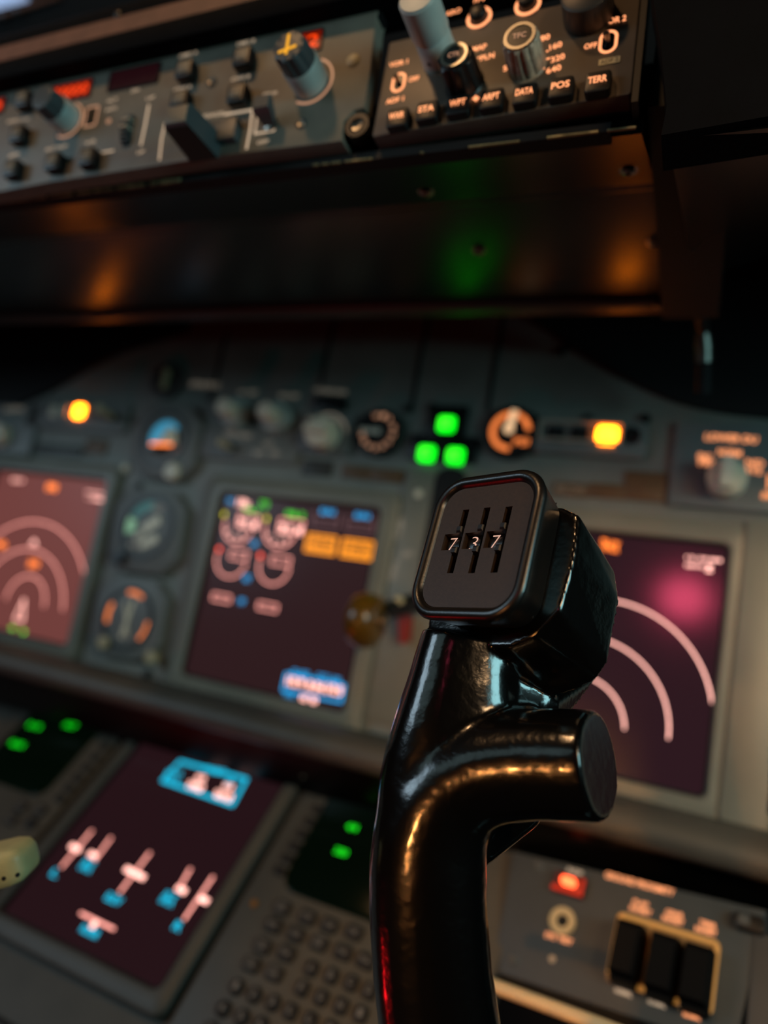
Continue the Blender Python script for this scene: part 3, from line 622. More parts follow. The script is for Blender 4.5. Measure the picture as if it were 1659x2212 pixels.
u, v = U2.at(246, 903, .004); b = MB(); b.lathe(u, v, [(.0058, .003), (.0058, .006), (.003, .0068), (.0001, .007)]); o = b.obj('toggle_bush', BLACK, U2.e)
b = MB(); b.tube([(u, v, .005), (u, v+.001, .018), (u+.0006, v+.002, .028)], [.0032, .0040, .0052]); b.obj('toggle_lever', CREAM, o)
def plate(name, label, x0, y0, x1, y1, mate, group=None, body=None):
    T = unit(name, label, 'placard', x0, y0, x1, y1, mate, group, .0012, .001)
    if body:
        x, y, w, h = T.span(x0, y0, x1, y1); b = MB()
        for i, ln in enumerate(body): b.text(ln, x, y+h*(.5-(i+.5)/len(body))*.8, w*.8, h*.8/len(body)*.62, .0016)
        b.obj('lettering', PALE, T.e, 0)
    return T
plate('placard', 'wide dark placard under the left warning lights', 78, 958, 174, 988, GREYP)
plate('placard', 'small brownish placard beside the wide dark one at left', 190, 948, 226, 984, BROWNP)
plate('placard', 'dark placard below the autobrake selector knob', 657, 992, 714, 1030, GREYP)
plate('placard', 'left brown placard under the flap gauge', 742, 1004, 800, 1038, BROWNP)
plate('placard', 'right brown placard under the flap gauge', 804, 1010, 868, 1045, BROWNP)
plate('placard', 'leftmost brown placard behind the handgrip head under the right warning lights', 1196, 1040, 1270, 1076, BROWNP, None, ['BELOW'])
plate('placard', 'middle brown placard under the right warning lights', 1274, 1042, 1348, 1080, BROWNP)
plate('placard', 'tall right brown placard beside the lower display selector', 1352, 1016, 1436, 1086, BROWNP)
# indicator hole with pale pointer
K = Thing('round_selector', 'black round selector with a pale pointer high on the left', 'selector', MIP, 365, 825)
u, v = 0, 0; b = MB(); b.annulus(u, v, .013, .019, -.001, .004); b.obj('collar', GREYP, K.e); b = MB(); b.lathe(u, v, [(.013, 0), (.013, .003), (.0001, .003)]); o = b.obj('dial', MATTE, K.e); b = MB(); b.box(-.0022, .0022, -.010, .011, .003, .009); b.obj('pointer', CREAM, o)
b = MB(); K.words(b, 'STATIC', 412, 829, 474, 833, .0055, bold=.01); b.obj('lettering', LEGF, K.e, 0)
# twin knobs
for x, y, lb, wd in ((515, 897, 'left one of two pale two-stage knobs above the centre display', 'N1 SET'), (602, 906, 'right one of two pale two-stage knobs above the centre display', 'SPD REF')):
    T = Thing('two_stage_knob', lb, 'knob', MIP, x, y, group='two-stage knobs above the centre display')
    b = MB(); b.lathe(0, 0, [(.0155, 0), (.0150, .010), (.0120, .0112)], 40, 9, .12, (.001, .010)); b.obj('outer_knob', KNOBG, T.e, 40)
    b = MB(); b.lathe(0, 0, [(.0085, .011), (.0085, .026), (.0075, .0272), (.0001, .0275)], 32); b.obj('inner_knob', CREAMW, T.e, 40)
    b = MB(); b.text(wd, .006, .024, .022, .0038, .0004); b.obj('lettering', LEGF, T.e, 0)
U3 = unit('fuel_flow_panel', 'small grey switch panel with a pink lamp under the twin knobs', 'control panel', 450, 922, 640, 1006)
u, v = U3.at(500, 970, .004); b = MB(); b.lathe(u, v, [(.0058, .003), (.0058, .006), (.0001, .0062)]); o = b.obj('toggle_bush', BLACK, U3.e); b = MB(); b.tube([(u, v, .005), (u-.001, v+.001, .022)], [.0022, .0035]); b.obj('toggle_lever', CREAM, o)
b = MB(); U3.words(b, 'FUEL FLOW', 487, 935, 542, 943, .0048, h=.0046, bold=.01)
for x, y, s_ in ((565, 981, 'RESET'), (598, 982, 'USED'), (585, 962, 'RATE'), (593, 934, 'SYS')): u, v = U3.at(x, y); b.text(s_, u, v, .010, .0045, .0046)
b.obj('lettering', LEGF, U3.e, 0)
U4 = unit('autobrake_panel', 'autobrake selector panel with one pale knob and a dark window above', 'control panel', 656, 896, 756, 986)
o, u, v = knob(U4, 708, 944, .0150, .020, CREAMW); b = MB(); b.box(u-.011, u+.011, v-.003, v+.003, .019, .027); b.obj('knob_grip', CREAMW, o)
b = MB(); b.annulus(u, v, .020, .0215, .004, .0046, 2.4, .2); U4.words(b, 'AUTO BRAKE', 664, 903, 742, 911, .0042, h=.0046); b.obj('lettering', LEGF, U4.e, 0)
U5 = unit('dark_lamp_window', 'unlit black lamp window above the autobrake knob', 'warning lights', 684, 857, 745, 890, BLACK); b = MB(); U5.words(b, 'AUTO BRAKE DISARM', 680, 842, 748, 848, .004, h=.0005); b.obj('lettering', LEGF, U5.e, 0)

# ---- round gauges
def gauge(name, label, x, y, r, face=MATTE, bez=BLACK):
    T = Thing(name, label, 'gauge', MIP, x, y); b = MB()
    b.lathe(0, 0, [(r*1.16, -.001), (r*1.16, .004), (r*1.08, .006)], 40); b.obj('housing', bez, T.e, 40)
    b = MB(); b.annulus(0, 0, r, r*1.10, .004, .0075); b.obj('bezel_ring', bez, T.e, 40)
    b = MB(); b.lathe(0, 0, [(r, .0055), (r, .0062), (.0001, .0062)], 40); T.dial = b.obj('dial', face, T.e, 40); T.r = r; return T
G = gauge('flap_position_gauge', 'round black flap gauge with white marks around its dial', 822, 937, .0190)
b = MB()
for k in range(11):
    a_ = math.radians(105-k*26-(10 if k > 2 else 0)); c, q = math.cos(a_), math.sin(a_); b.text(('UP', '1', '2', '5', '10', '15', '25', '30', '40', '', '')[k] or '0', .0150*c, .0150*q, .0045 if k else .0055, .0042, .0065, bold=.03)
b.obj('dial_markings', LEGD, G.dial, 0)
b = MB(); b.stroke([(0, 0), (-.0165, .0006)], .0042, .0066, .0006); b.disc(0, 0, .003, None, .0064, .0076); b.obj('needle', CREAMW, G.dial)
G = gauge('brake_pressure_gauge', 'small round gauge ringed in lit orange with a cream needle', 1106, 937, .0195)
b = MB(); b.annulus(0, 0, .0125, .0170, .0064, .0068, math.radians(62), math.radians(275)); b.annulus(0, 0, .0125, .0170, .0064, .0068, math.radians(8), math.radians(58)); b.text('PSI', .0105, -.0085, .0125, .0062, .0066, bold=.04); b.obj('dial_markings', GAUGEO, G.dial)
b = MB(); b.stroke([(-.0012, .003), (.0012, .0165)], .0060, .0070, .0006); b.disc(-.0014, .002, .0042, None, .0068, .0078); b.obj('needle', GAUGEC, G.dial)
# standby instruments in the column left of the centre display
def instrument(name, label, c, rdial, xyd):
    T = Thing(name, label, 'gauge', MIP, *xyd); q = corner(T, c); b = MB(); b.prism(q[::-1] if True else q, -.001, .008, .0012); b.obj('bezel', PANELD, T.e, 35)
    b = MB(); b.annulus(0, 0, rdial, rdial*1.12, .006, .0095); b.obj('bezel_ring', BLACK, T.e, 40); return T
def oct_(x0, y0, x1, y1, k=.22, lean=-.19):
    w, h = x1-x0, y1-y0; P = [(x0+k*w, y0), (x1-k*w, y0), (x1, y0+k*h), (x1, y1-k*h), (x1-k*w, y1), (x0+k*w, y1), (x0, y1-k*h), (x0, y0+k*h)]
    ym = (y0+y1)/2; return [(x+lean*(y-ym), y+.10*(x-(x0+x1)/2)) for x, y in P]
T = instrument('standby_attitude_indicator', 'standby horizon with a blue ball top, grey eight-sided bezel', oct_(306, 878, 436, 1040), .0255, (366, 952))
b = MB(); n = 28
def dome(mb, r, h, half, z0):
    rings = []
    for i in range(7):
        a_ = i/6*pi/2; rr_ = r*math.cos(a_)+.0001; z = z0+h*math.sin(a_); rings.append([(rr_*math.cos(t_), rr_*math.sin(t_), z) for t_ in [pi*k/20+(0 if half > 0 else pi)+.62 for k in range(21)]])
    return mb.loft(rings)
dome(b, .0255, .006, 1, .004); b.obj('sky_half', SKYBLUE, T.e, 60); b = MB(); dome(b, .0255, .006, -1, .004); b.obj('ground_half', MATTE, T.e, 60)
b = MB(); b.prism([(-.004, -.007), (.0185, -.006), (.0150, .006), (.007, .012), (.001, .004)], .009, .0125, .001); b.obj('roll_pointer', DRUM, T.e)
b = MB(); b.stroke([(-.011, -.0085), (.0155, -.0075)], .0026, .0128); b.obj('horizon_bar', ORG, T.e)
u, v = T.at(368, 1017, .012); b = MB(); b.lathe(u, v, [(.0095, 0), (.0095, .010), (.0078, .0125), (.0001, .0128)], 28, 8, .1, (.001, .01)); b.obj('caging_knob', CREAMW, T.e)
T = instrument('standby_altimeter_airspeed_indicator', 'round standby altimeter with greenish dial left of the centre display', oct_(252, 1062, 402, 1240, .2), .0290, (330, 1142))
b = MB(); b.lathe(0, 0, [(.029, .004), (.029, .0075), (.0001, .0075)], 40); dd = b.obj('dial', GREYP, T.e, 40)
GT = glow('teal_dial_arc', (24, 84, 78), .6, base=(30, 92, 86)); PG = glow('pale_green_mark', (130, 178, 134), .5, base=(142, 186, 144))
b = MB(); b.annulus(0, 0, .017, .026, .0077, .0081, 1.5, 2.7); b.obj('teal_arc', GT, dd); b = MB(); b.annulus(0, 0, .016, .027, .0077, .0082, 2.85, 3.5); b.obj('green_arc', PG, dd)
b = MB(); b.stroke([(-.002, -.002), (.012, .008)], .009, .0084, .0008); b.stroke([(-.010, -.012), (-.004, -.008)], .006, .0084, .0008); b.stroke([(0, -.018), (.014, -.010)], .008, .0084, .0008); b.obj('dial_drums', DRUM, dd)
b = MB(); b.text('IN HG', -.010, -.0205, .016, .005, .0083); b.text('KNOTS', .008, .020, .016, .005, .0083); b.obj('dial_markings', LEGF, dd, 0)
u, v = T.at(262, 1205, .008); b = MB(); b.lathe(u, v, [(.007, .006), (.007, .014), (.0001, .0145)], 24, 8, .1); b.obj('setting_knob', BLACK, T.e)
T = instrument('radio_magnetic_indicator', 'compass dial with orange ticks in the lower left column', oct_(212, 1252, 362, 1424, .2), .0275, (288, 1338))
b = MB(); b.lathe(0, 0, [(.0275, .004), (.0275, .0075), (.0001, .0075)], 40); dd = b.obj('dial', MATTE, T.e, 40)
b = MB()
for k in range(36):
    a_ = 2*pi*k/36; r0 = .019 if k % 3 == 0 else .021; b.stroke([(r0*math.cos(a_), r0*math.sin(a_)), (.0245*math.cos(a_), .0245*math.sin(a_))], .0012, .0077)
b.obj('compass_ticks', LEGM, dd, 0)
b = MB()
for c in (1.45, 3.05, -.35): b.annulus(0, 0, .0235, .0275, .0078, .0083, c-.38, c+.38, 10)
b.obj('orange_marks', GAUGEO, dd)
b = MB(); b.stroke([(.003, .018), (-.002, -.018)], .0036, .0084, .0006); b.obj('needle', DRUM, dd); b = MB(); b.stroke([(-.006, .015), (.005, -.016)], .0022, .0092, .0005); b.obj('needle', DRUM, dd)
for x, y in ((228, 1388), (330, 1420)): u, v = T.at(x, y, .008); b = MB(); b.lathe(u, v, [(.006, .006), (.006, .013), (.0001, .0135)], 20); b.obj('selector_button', CREAM, T.e)

# ---- landing gear lights, lever and warning strip
U6 = unit('gear_indicator_panel', 'landing gear light panel with three lit green lamps', 'warning lights', 890, 938, 1026, 1004, BLACK, None, .003)
x, y, w, h = U6.span(932, 876, 1000, 962); b = MB(); b.rrect(x, y, w, h, .002, -.001, .003, .0006); b.obj('face_plate', BLACK, U6.e)
for x, y, bd in ((965, 917, 'NOSE'), (922, 980, 'LEFT'), (984, 985, 'RIGHT')):
    o = lamp(U6, x, y, .0150, .0140, GREEN); u, v = U6.at(x, y); b = MB(); b.text(bd, u, v+.002, .010, .0032, U6.out+.0024); b.text('GEAR', u, v-.0025, .010, .0032, U6.out+.0024); b.obj('legend', GRNB, o, 0)
U7 = unit('gear_selector_column', 'grey column with the gear slot between centre display and handgrip', 'control panel', 884, 1012, 990, 1600, BEZEL, None, .003)
x, y, w, h = U7.span(925, 1042, 985, 1300); b = MB(); b.rrect(x, y, .028, .125, .012, .002, .0036); b.obj('lever_slot', MATTE, U7.e)
b = MB()
for bd, xa, ya, xb, yb2 in (('UP', 856, 1160, 872, 1120), ('OFF', 866, 1200, 892, 1196), ('DN', 846, 1250, 856, 1215)): U7.words(b, bd, xa, ya, xb, yb2, .005, h=.0036, bold=.02)
b.obj('lettering', LEGF, U7.e, 0)
gl = Thing('landing_gear_lever', 'landing gear lever with amber wheel-shaped knob left of the handgrip', 'lever', MIP, 905, 1340)
def gp(x, y, Y): P = hitY(x, y, Y)-gl.p.point(gl.u0, gl.v0, 0); return (P.dot(gl.p.U), P.dot(gl.p.V), P.dot(gl.p.N))
b = MB(); b.tube([gp(915, 1300, -.004), gp(880, 1306, -.030), gp(826, 1322, -.052)], [.0085, .0075, .0065]); b.obj('lever_arm', BLACK, gl.e, 50)
c0 = Vector(gp(790, 1340, -.058)); b = MB(); rings = []
for rr_, dx in ((.004, -.0115), (.0150, -.0112), (.0195, -.008), (.0212, -.002), (.0212, .002), (.0195, .008), (.0150, .0112), (.004, .0115)):
    rings.append([tuple(c0+Vector((dx, 0, 0))+Vector((0, math.cos(2*pi*i/32), math.sin(2*pi*i/32)))*rr_) for i in range(32)])
b.loft(rings); w_ = b.obj('wheel_knob', BRASS, gl.e, 60)
b = MB(); b.tube([tuple(c0+Vector((-.013, 0, 0))), tuple(c0+Vector((.016, .002, -.002)))], .006, 16); b.obj('wheel_hub', STEEL, w_)
x, y = gp(868, 1300, -.036)[:2]; b = MB(); b.lathe(x, y, [(.0036, .040), (.0036, .044), (.0001, .0455)]); b.obj('arm_rivet', CREAM, gl.e)
b = MB(); b.prism([tuple(gp(868, 1335, -.004)[:2]), tuple(gp(892, 1330, -.004)[:2]), tuple(gp(888, 1385, -.004)[:2]), tuple(gp(872, 1390, -.004)[:2])], .003, .012, .001); b.obj('override_trigger', REDP, gl.e)
plate('limit_placard', 'tall pale gear speed placard of fine text below the gear lever', 826, 1424, 892, 1566, BROWNP if False else mat('pale_placard', (118, 106, 92), .5), None, ['LANDING GEAR', 'LIMIT (IAS)', 'OPERATING', 'EXTEND 270K', '.82M', 'RETRACT 235K', 'EXTENDED 320K', '.82M', 'FLAPS LIMIT'])
U8 = unit('annunciator_panel', 'right warning light strip with two dark windows and one lit amber lamp', 'warning lights', 1164, 906, 1392, 996, PANELD, None, .006, .006)
x, y, w, h = U8.span(1170, 912, 1345, 966); b = MB(); b.frame(x, y, w, h, .002, .0022, .005, .0085); b.obj('lamp_guard', PALE, U8.e)
lamp(U8, 1200, 937, .0142, .0128, MATTE); lamp(U8, 1252, 939, .0142, .0128, MATTE); lamp(U8, 1312, 941, .0160, .0140, AMBER)
u, v = U8.at(1364, 942, .006); b = MB(); b.lathe(u, v, [(.0068, .005), (.0068, .008), (.0040, .0082), (.0036, .006), (.0001, .006)]); b.obj('test_switch', BLACK, U8.e)
U9 = unit('lower_display_selector', 'grey LOWER DU selector panel with one large pale knob at right', 'control panel', 1462, 914, 1720, 1116, PANELD, None, .004)
o, u, v = knob(U9, 1562, 1040, .0125, .012, BLACK); o2, u, v = knob(U9, 1568, 1042, .0136, .020, CREAMW); b = MB(); b.box(u-.0036, u+.0036, v-.0105, v+.0115, .0195, .030); b.obj('knob_grip', CREAMW, o2)
b = MB()
for bd, xa, ya, xb, yb2, hh in (('LOWER DU', 1524, 943, 1636, 950, .0050), ('NORM', 1551, 976, 1601, 980, .0048), ('ENG', 1508, 985, 1536, 988, .0046), ('PRI', 1510, 998, 1540, 1001, .0046), ('ND', 1612, 998, 1650, 1002, .0044), ('SYS', 1610, 1014, 1646, 1019, .0044), ('INBD', 1646, 1070, 1690, 1074, .0050)): U9.words(b, bd, xa, ya, xb, yb2, hh, h=.0046, bold=.02)
path(U9, b, [(1575, 984), (1574, 996)], .0014, z=.0044); path(U9, b, [(1660, 1030), (1659, 1060)], .0014, z=.0044); b.obj('lettering', LEG, U9.e, 0)
# panel strip and the next display's edge at the far right
U10 = unit('panel_divider_strip', 'warm grey upright strip right of the right display', 'panel strip', 1612, 1128, 1652, 1790, BEZEL, None, .009)
ud = hitY(1655, 1420, 0).x
do = display('dark outboard display just showing at the right edge of the picture', ud+.004, MIP, 0, SCR, 'main panel displays', bez=(.006, .012, .016, .014))

DRED = mat('dark_red_lamp_housing', (60, 14, 10), .4)
# =========================================================== GROUND PROXIMITY PANEL (lower right)
gp_ = Thing('ground_proximity_panel', 'grey ground proximity panel with a red lamp and three black guards', 'control panel', GPWSP, 1360, 2010)
b = MB(); b.prism(corner(gp_, [(1108, 1838), (1655, 1966), (1586, 2270), (1062, 2096)])[::-1], -.03, 0, .0010); b.obj('face_plate', GPWSG, gp_.e, 30)
t = MB()
for bd, xa, ya, xb, yb2, hh in (('GROUND PROXIMITY', 1308, 1889, 1456, 1929, .0040), ('FLAP', 1368, 1947, 1400, 1956, .0030), ('INHIBIT', 1361, 1960, 1407, 1973, .0030), ('GEAR', 1438, 1969, 1476, 1979, .0030), ('INHIBIT', 1431, 1982, 1477, 1994, .0030), ('TERR', 1511, 1992, 1547, 2002, .0030), ('INHIBIT', 1502, 2005, 1548, 2017, .0030),
                             ('NORMAL', 1476, 2190, 1513, 2200, .0028), ('SYS', 1178, 2018, 1200, 2025, .0032), ('TEST', 1206, 2026, 1236, 2036, .0032)): gp_.words(t, bd, xa, ya, xb, yb2, hh, bold=.03)
t.obj('lettering', LEG, gp_.e, 0)
t = MB()
for bd, xa, ya, xb, yb2, hh in (('NORMAL', 1328, 2138, 1365, 2150, .0028), ('NORMAL', 1400, 2162, 1438, 2174, .0028), ('INOP', 1226, 1878, 1258, 1888, .0030)): gp_.words(t, bd, xa, ya, xb, yb2, hh, bold=.03)
t.obj('dim_lettering', LEGM, gp_.e, 0)
x, y, w, h = gp_.span(1192, 1890, 1273, 1940); b = MB(); b.frame(x, y, .0212, .0130, .001, .0022, 0, .0050); o = b.obj('lamp_frame', DRED, gp_.e)
b = MB(); b.prism([(x-.0104, y-.0062), (x+.0104, y-.0062), (x+.0104, y+.0050), (x+.0080, y+.0050), (x+.0080, y-.0032), (x-.0104, y-.0032)], .0008, .0053); b.obj('lit_edge', REDL2, o)
b = MB(); b.rrect(x, y, .0165, .0085, .001, 0, .0008); b.obj('lamp_well', DRED, o); b = MB(); b.rrect(x-.0008, y+.0016, .0092, .0046, .0015, .0005, .0062, .0010); b.obj('lamp_lens', REDL, o)
u, v = gp_.at(1216, 1991); b = MB(); b.annulus(u, v, .0040, .0084, -.0005, .0022); o = b.obj('button_ring', CREAM, gp_.e); b = MB(); b.lathe(u, v, [(.0040, -.001), (.0040, .0008), (.0001, .0008)]); b.obj('push_button', MATTE, o)
q = corner(gp_, [(1339, 1973), (1560, 2038), (1536, 2190), (1306, 2118)]); w_ = math.hypot(q[1][0]-q[0][0], q[1][1]-q[0][1]); h_ = math.hypot(q[3][0]-q[0][0], q[3][1]-q[0][1]); cx = sum(p[0] for p in q)/4; cy = sum(p[1] for p in q)/4
b = MB(); b.rrect(cx, cy, w_*.98, h_*.97, .003, -.001, .0005); sw = b.obj('switch_plate', mat('tan_lit_switch_plate', (150, 112, 66), .5), gp_.e)  # tan base colour carries the orange light falling on the plate
b = MB(); b.frame(cx, cy, w_, h_, .004, .0030, -.001, .0022); b.obj('painted_glow_rim', WARMP, sw)  # glow put in for the bright lit edge of the plate
for x, y in ((1362, 2062), (1438, 2092), (1511, 2117)):
    u, v = gp_.at(x, y); b = MB()
    b.loft([[(u+sx*.0078, v+sy*.0165, 0) for sx, sy in ((-1, -1), (1, -1), (1, 1), (-1, 1))], [(u+sx*.0075, v-.001+sy*.0152, .015) for sx, sy in ((-1, -1), (1, -1), (1, 1), (-1, 1))], [(u+sx*.0064, v-.0025+sy*.0128, .0180) for sx, sy in ((-1, -1), (1, -1), (1, 1), (-1, 1))]]); o = b.obj('switch_guard', GUARD, gp_.e, 30)
    b = MB(); b.box(u-.0072, u+.0072, v-.0192, v-.0165, .001, .010); b.obj('guard_lip', GUARD, o)
for x, y in ((1319, 2114), (1477, 2176)): u, v = gp_.at(x, y); b = MB(); b.disc(u, v, .0026, None, .0006, .0028); b.obj('hinge_pin', BRASS, gp_.e)
for x, y in ((1112, 2074), (1164, 1872)): screw(gp_, x, y, .0034, mate=KNOBD)
u, v = gp_.at(1193, 2072); b = MB(); b.lathe(u, v, [(.0020, 0), (.0020, .0008), (.0001, .001)]); b.obj('rivet', PALE, gp_.e)
sp = Thing('side_console_panel', 'plain blue-grey panel at the lower right corner', 'control panel', GPWSP, 1640, 2120)
b = MB(); b.prism(corner(sp, [(1628, 2010), (1800, 2060), (1750, 2360), (1604, 2310)])[::-1], -.03, .001, .0010); b.obj('face_plate', GPWSG, sp.e, 30)
q = corner(sp, [(1592, 1975), (1656, 1990), (1652, 2025), (1586, 2008)]); cx = sum(p[0] for p in q)/4; cy = sum(p[1] for p in q)/4; b = MB(); b.rrect(cx, cy, .0165, .0095, .003, 0, .006, .001); o = b.obj('latch', BLACK, sp.e)
b = MB(); b.rrect(cx-.003, cy+.0005, .006, .006, .001, .0055, .0068, .0004); b.obj('latch_tab', KNOBD, o)
ed = MB(); pts = [hitY(1030, 2116, -.115), hitY(1300, 2216, -.135), hitY(1420, 2262, -.145)]
ed.tube(pts, .0036, 12); eo = ed.obj('edge_moulding', mat('pale_edge_moulding', (226, 204, 160), .45), None, 60); tag(eo, 'pale cream moulding running along the foot of the lower right panel', 'moulding')

# =========================================================== FORWARD ELECTRONICS PANEL (sloping, lower left)
fe = Thing('forward_electronics_panel', 'dark grey sloping panel under the rail carrying the lower display', 'instrument panel', LOWP, 330, 1800)
b = MB(); (x0, y0), (x1, y1) = fe.at(-500, 1500), fe.at(1000, 1800); ytop = fe.at(300, 1520)[1]
b.box(-.55, .30, -.26, ytop, -.03, -.004); b.obj('panel_sheet', BEZELD, fe.e, 20)
for y_ in (-.150,): b = MB(); b.box(-.55, .30, y_-.002, y_+.002, -.006, -.0032); b.obj('panel_seam', MATTE, fe.e, 0)
for x, y in ((252, 1700), (285, 1598)): u, v = fe.at(x, y); b = MB(); b.lathe(u, v, [(.004, -.005), (.004, -.002), (.0001, -.001)]); b.obj('fastener', BLACK, fe.e)
dw = display('lower centre display with teal boxes and white slider symbols on the sloping panel', 0.0, LOWP, 0.0, SCRD, None, bez=(.013, .013, .015, .014), nm='lower_display_unit', fm=BEZELD)
b = MB(); q = [dw.at(*p) for p in ((390, 1647), (533, 1685), (503, 1741), (352, 1688))]; b.stroke(q, .0030, DUZ, closed=True)
dw.words(b, 'HYD', 360, 1668, 392, 1674, .0060, h=DUZ, bold=.02); dw.words(b, 'QTY %', 352, 1685, 384, 1690, .0062, h=DUZ, bold=.02); dw.words(b, 'PRESS', 440, 1660, 486, 1669, .0058, h=DUZ, bold=.02); dw.words(b, 'B', 490, 1688, 504, 1691, .006, h=DUZ)
symbols(dw, 'hydraulic_box', CYANL, b)
for bd, x, y, w, h in (('L', 120.7, 1888, .0070, .0065), ('FLT', 194, 1867, .0120, .0050), ('SPLR', 187, 1877, .0135, .0052), ('ELEV', 247.4, 1944, .0160, .0062), ('FLT', 370, 1938, .0120, .0050), ('SPLR', 362, 1949, .0135, .0052), ('R', 386, 2003, .0070, .0065), ('RUDDER', 196, 2014, .0180, .0060)): b = MB(); blob(dw, b, bd, x, y, w, h); symbols(dw, 'teal_caption', CYANL, b)
for bd, xa, ya, xb, yb2, hh in (('95', 423, 1679, 443, 1683, .0052), ('2950', 404, 1695, 438, 1704, .0085), ('93', 482, 1697, 503, 1702, .0052), ('3010', 462, 1716, 500, 1726, .0090)): b = MB(); dw.words(b, bd, xa, ya, xb, yb2, hh, h=DUZ, bold=.04); symbols(dw, 'readout', SAL, b)
for p, q_ in (((156, 1829), (172, 1838)), ((196, 1846), (208, 1852)), ((274, 1879), (311, 1898)), ((385, 1920), (400, 1928)), ((433, 1942), (448, 1949)), ((209, 1992), (201, 2004))): strokes(dw, 'slider_pointer', SAL, [[dw.at(*p), dw.at(*q_)]], .0042)
b = MB()
for p, q_ in (((199.7, 1796.6), (134.6, 1874.7)), ((241, 1811.7), (206, 1859.5)), ((324.7, 1844.3), (260.4, 1929)), ((412.3, 1879), (386, 1924.6)), ((461, 1896.4), (399.3, 1987.5)), ((175.8, 1974.5), (247.4, 2009))): strokes(dw, 'slider_scale', SALL, [[dw.at(*p), dw.at(*q_)]], .0021)

def cdu(label, x, y, sx0, sx1, sy0, sy1):
    T = Thing('control_display_unit', label, 'keypad display', LOWP, x, y, group='keypad display units'); T.sc = (sx0, sx1, sy0, sy1)
    return T
KEYM = mat('black_keycap', (11, 11, 12), .6); KEYW = glow('faint_key_legend', (150, 140, 128), .13, base=(80, 76, 70)); KEYTAN = mat('brown_keycap', (48, 34, 30), .5)
cdr = cdu('right keypad display with green text and lettered keys partly behind the handgrip', 725, 1715, 0, 0, 0, 0)
W_, H_ = .146, .225
lx, ly = cdr.at(630, 1925)
scw, sch = .100, -ly+.004
b = MB(); b.rrect(.146/2-.027, -H_/2+.022, W_, H_, .004, -.005, .002, .0015); b.obj('case', BEZELD, cdr.e, 35)
b = MB(); b.rrect(scw/2-.003, -sch/2+.002, scw, sch, .014, .001, .0032, .0008, n=8); scn = b.obj('screen', CDUS, cdr.e, 40)
t = MB()
for bd, xa, ya, xb, yb2 in (('4/4', 750, 1784, 772, 1790), ('320', 724, 1836, 750, 1844)): cdr.words(t, bd, xa, ya, xb, yb2, .0050, h=.0038, bold=.02)
t.obj('crt_text', GRNC, scn, 0)
def key(T, x, y, w, h, body, kind='key', tan=False, km=None):
    u, v = T.at(x, y, .005); b = MB(); b.rrect(u, v, w, h, min(w, h)*.3, .001, .0052, .0012); o = b.obj(kind, km or KEYM, T.e)
    if body:
        b = MB(); ls = body.split('|')
        for i, ln in enumerate(ls): b.text(ln, u, v+(len(ls)-1)*h*.17-i*h*.34, w*(.62 if len(ln) > 1 else .36), h*(.27 if len(ls) > 1 else (.5 if len(ln) == 1 else .36)), .0056, bold=.02)
        b.obj('key_legend', KEYW, o, 0)
for k in range(6): key(cdr, 685-k*16.4, 1746+k*26.4, .0095, .0068, '', 'line_select_key')
for x, y, bd in ((608.7, 1958, 'INIT|REF'), (663, 1978.6, 'RTE'), (710.4, 1996, 'CLB'), (763.5, 2011, 'CRZ'), (589.5, 1996, 'MENU'), (638, 2015.5, 'LEGS'), (688, 2034.6, 'DEP|ARR'), (740, 2053.8, 'HOLD'), (788.5, 2073, 'PROG'), (566, 2040.5, 'N1|LIMIT'), (617.5, 2056.8, 'FIX'), (542, 2080, 'PREV|PAGE'), (591, 2099.5, 'NEXT|PAGE')):
    key(cdr, x, y, .0128, .0098, bd, 'function_key', True, KEYM)
for x, y, bd in ((672, 2089, 'A'), (714.8, 2105, 'B'), (757.6, 2120, 'C'), (797, 2138, 'D'), (651.4, 2132, 'F'), (692.7, 2152, 'G'), (735.4, 2170, 'H'), (778, 2188, 'I'), (626.4, 2182, 'K'), (669, 2201, 'L'), (712, 2219, 'M'), (755, 2237, 'N')): key(cdr, x, y, .0092, .0098, bd, 'letter_key')
for x, y, bd in ((510, 2129, '1'), (548, 2146, '2'), (588, 2163, '3'), (480.4, 2176, '4'), (521, 2194, '5'), (561.5, 2211, '6'), (452, 2222, '7'), (493, 2240, '8')):
    u, v = cdr.at(x, y, .005); b = MB(); b.lathe(u, v, [(.0052, .001), (.0052, .0040), (.0042, .0052), (.0001, .0053)], 20); o = b.obj('number_key', KEYM, cdr.e); b = MB(); b.text(bd, u, v, .0034, .0050, .0057, bold=.02); b.obj('key_legend', KEYW, o, 0)
lp = MB(); u, v = cdr.at(548, 1950, .004); lp.disc(u, v, .0024, None, .002, .0035); lp.obj('status_lamp', mat('amber_lens', (150, 96, 30), .4), cdr.e)
# left unit, seen at the picture edge
cdL = Thing('control_display_unit', 'left keypad display with green text cut off by the picture edge', 'keypad display', LOWP, 233, 1563, group='keypad display units')
rx, ry = cdL.at(81, 1723); sch = -ry+.004
b = MB(); b.rrect(-.146/2+.030, -H_/2+.022, W_, H_, .004, -.005, .002, .0015); b.obj('case', BEZELD, cdL.e, 35)
b = MB(); b.rrect(-.050+.002, -sch/2+.003, .100, sch, .014, .001, .0032, .0008, n=8); scn = b.obj('screen', CDUS, cdL.e, 40)
t = MB()
for bd, xa, ya, xb, yb2 in (('1/1', 63, 1565, 86, 1571), ('ACT', 140, 1564, 164, 1570), ('KLAX', 24, 1604, 52, 1611)): cdL.words(t, bd, xa, ya, xb, yb2, .0052, h=.0038, bold=.02)
t.obj('crt_text', GRNC, scn, 0)
for k in range(6): key(cdL, 224-k*19, 1612+k*22, .0095, .0068, '', 'line_select_key')
for x, y, bd in ((86, 1748, 'EXEC'), (44, 1740, 'PROG'), (66, 1776, ''), (22, 1768, 'N1')): key(cdL, x, y, .0120, .0098, bd, 'function_key', True)
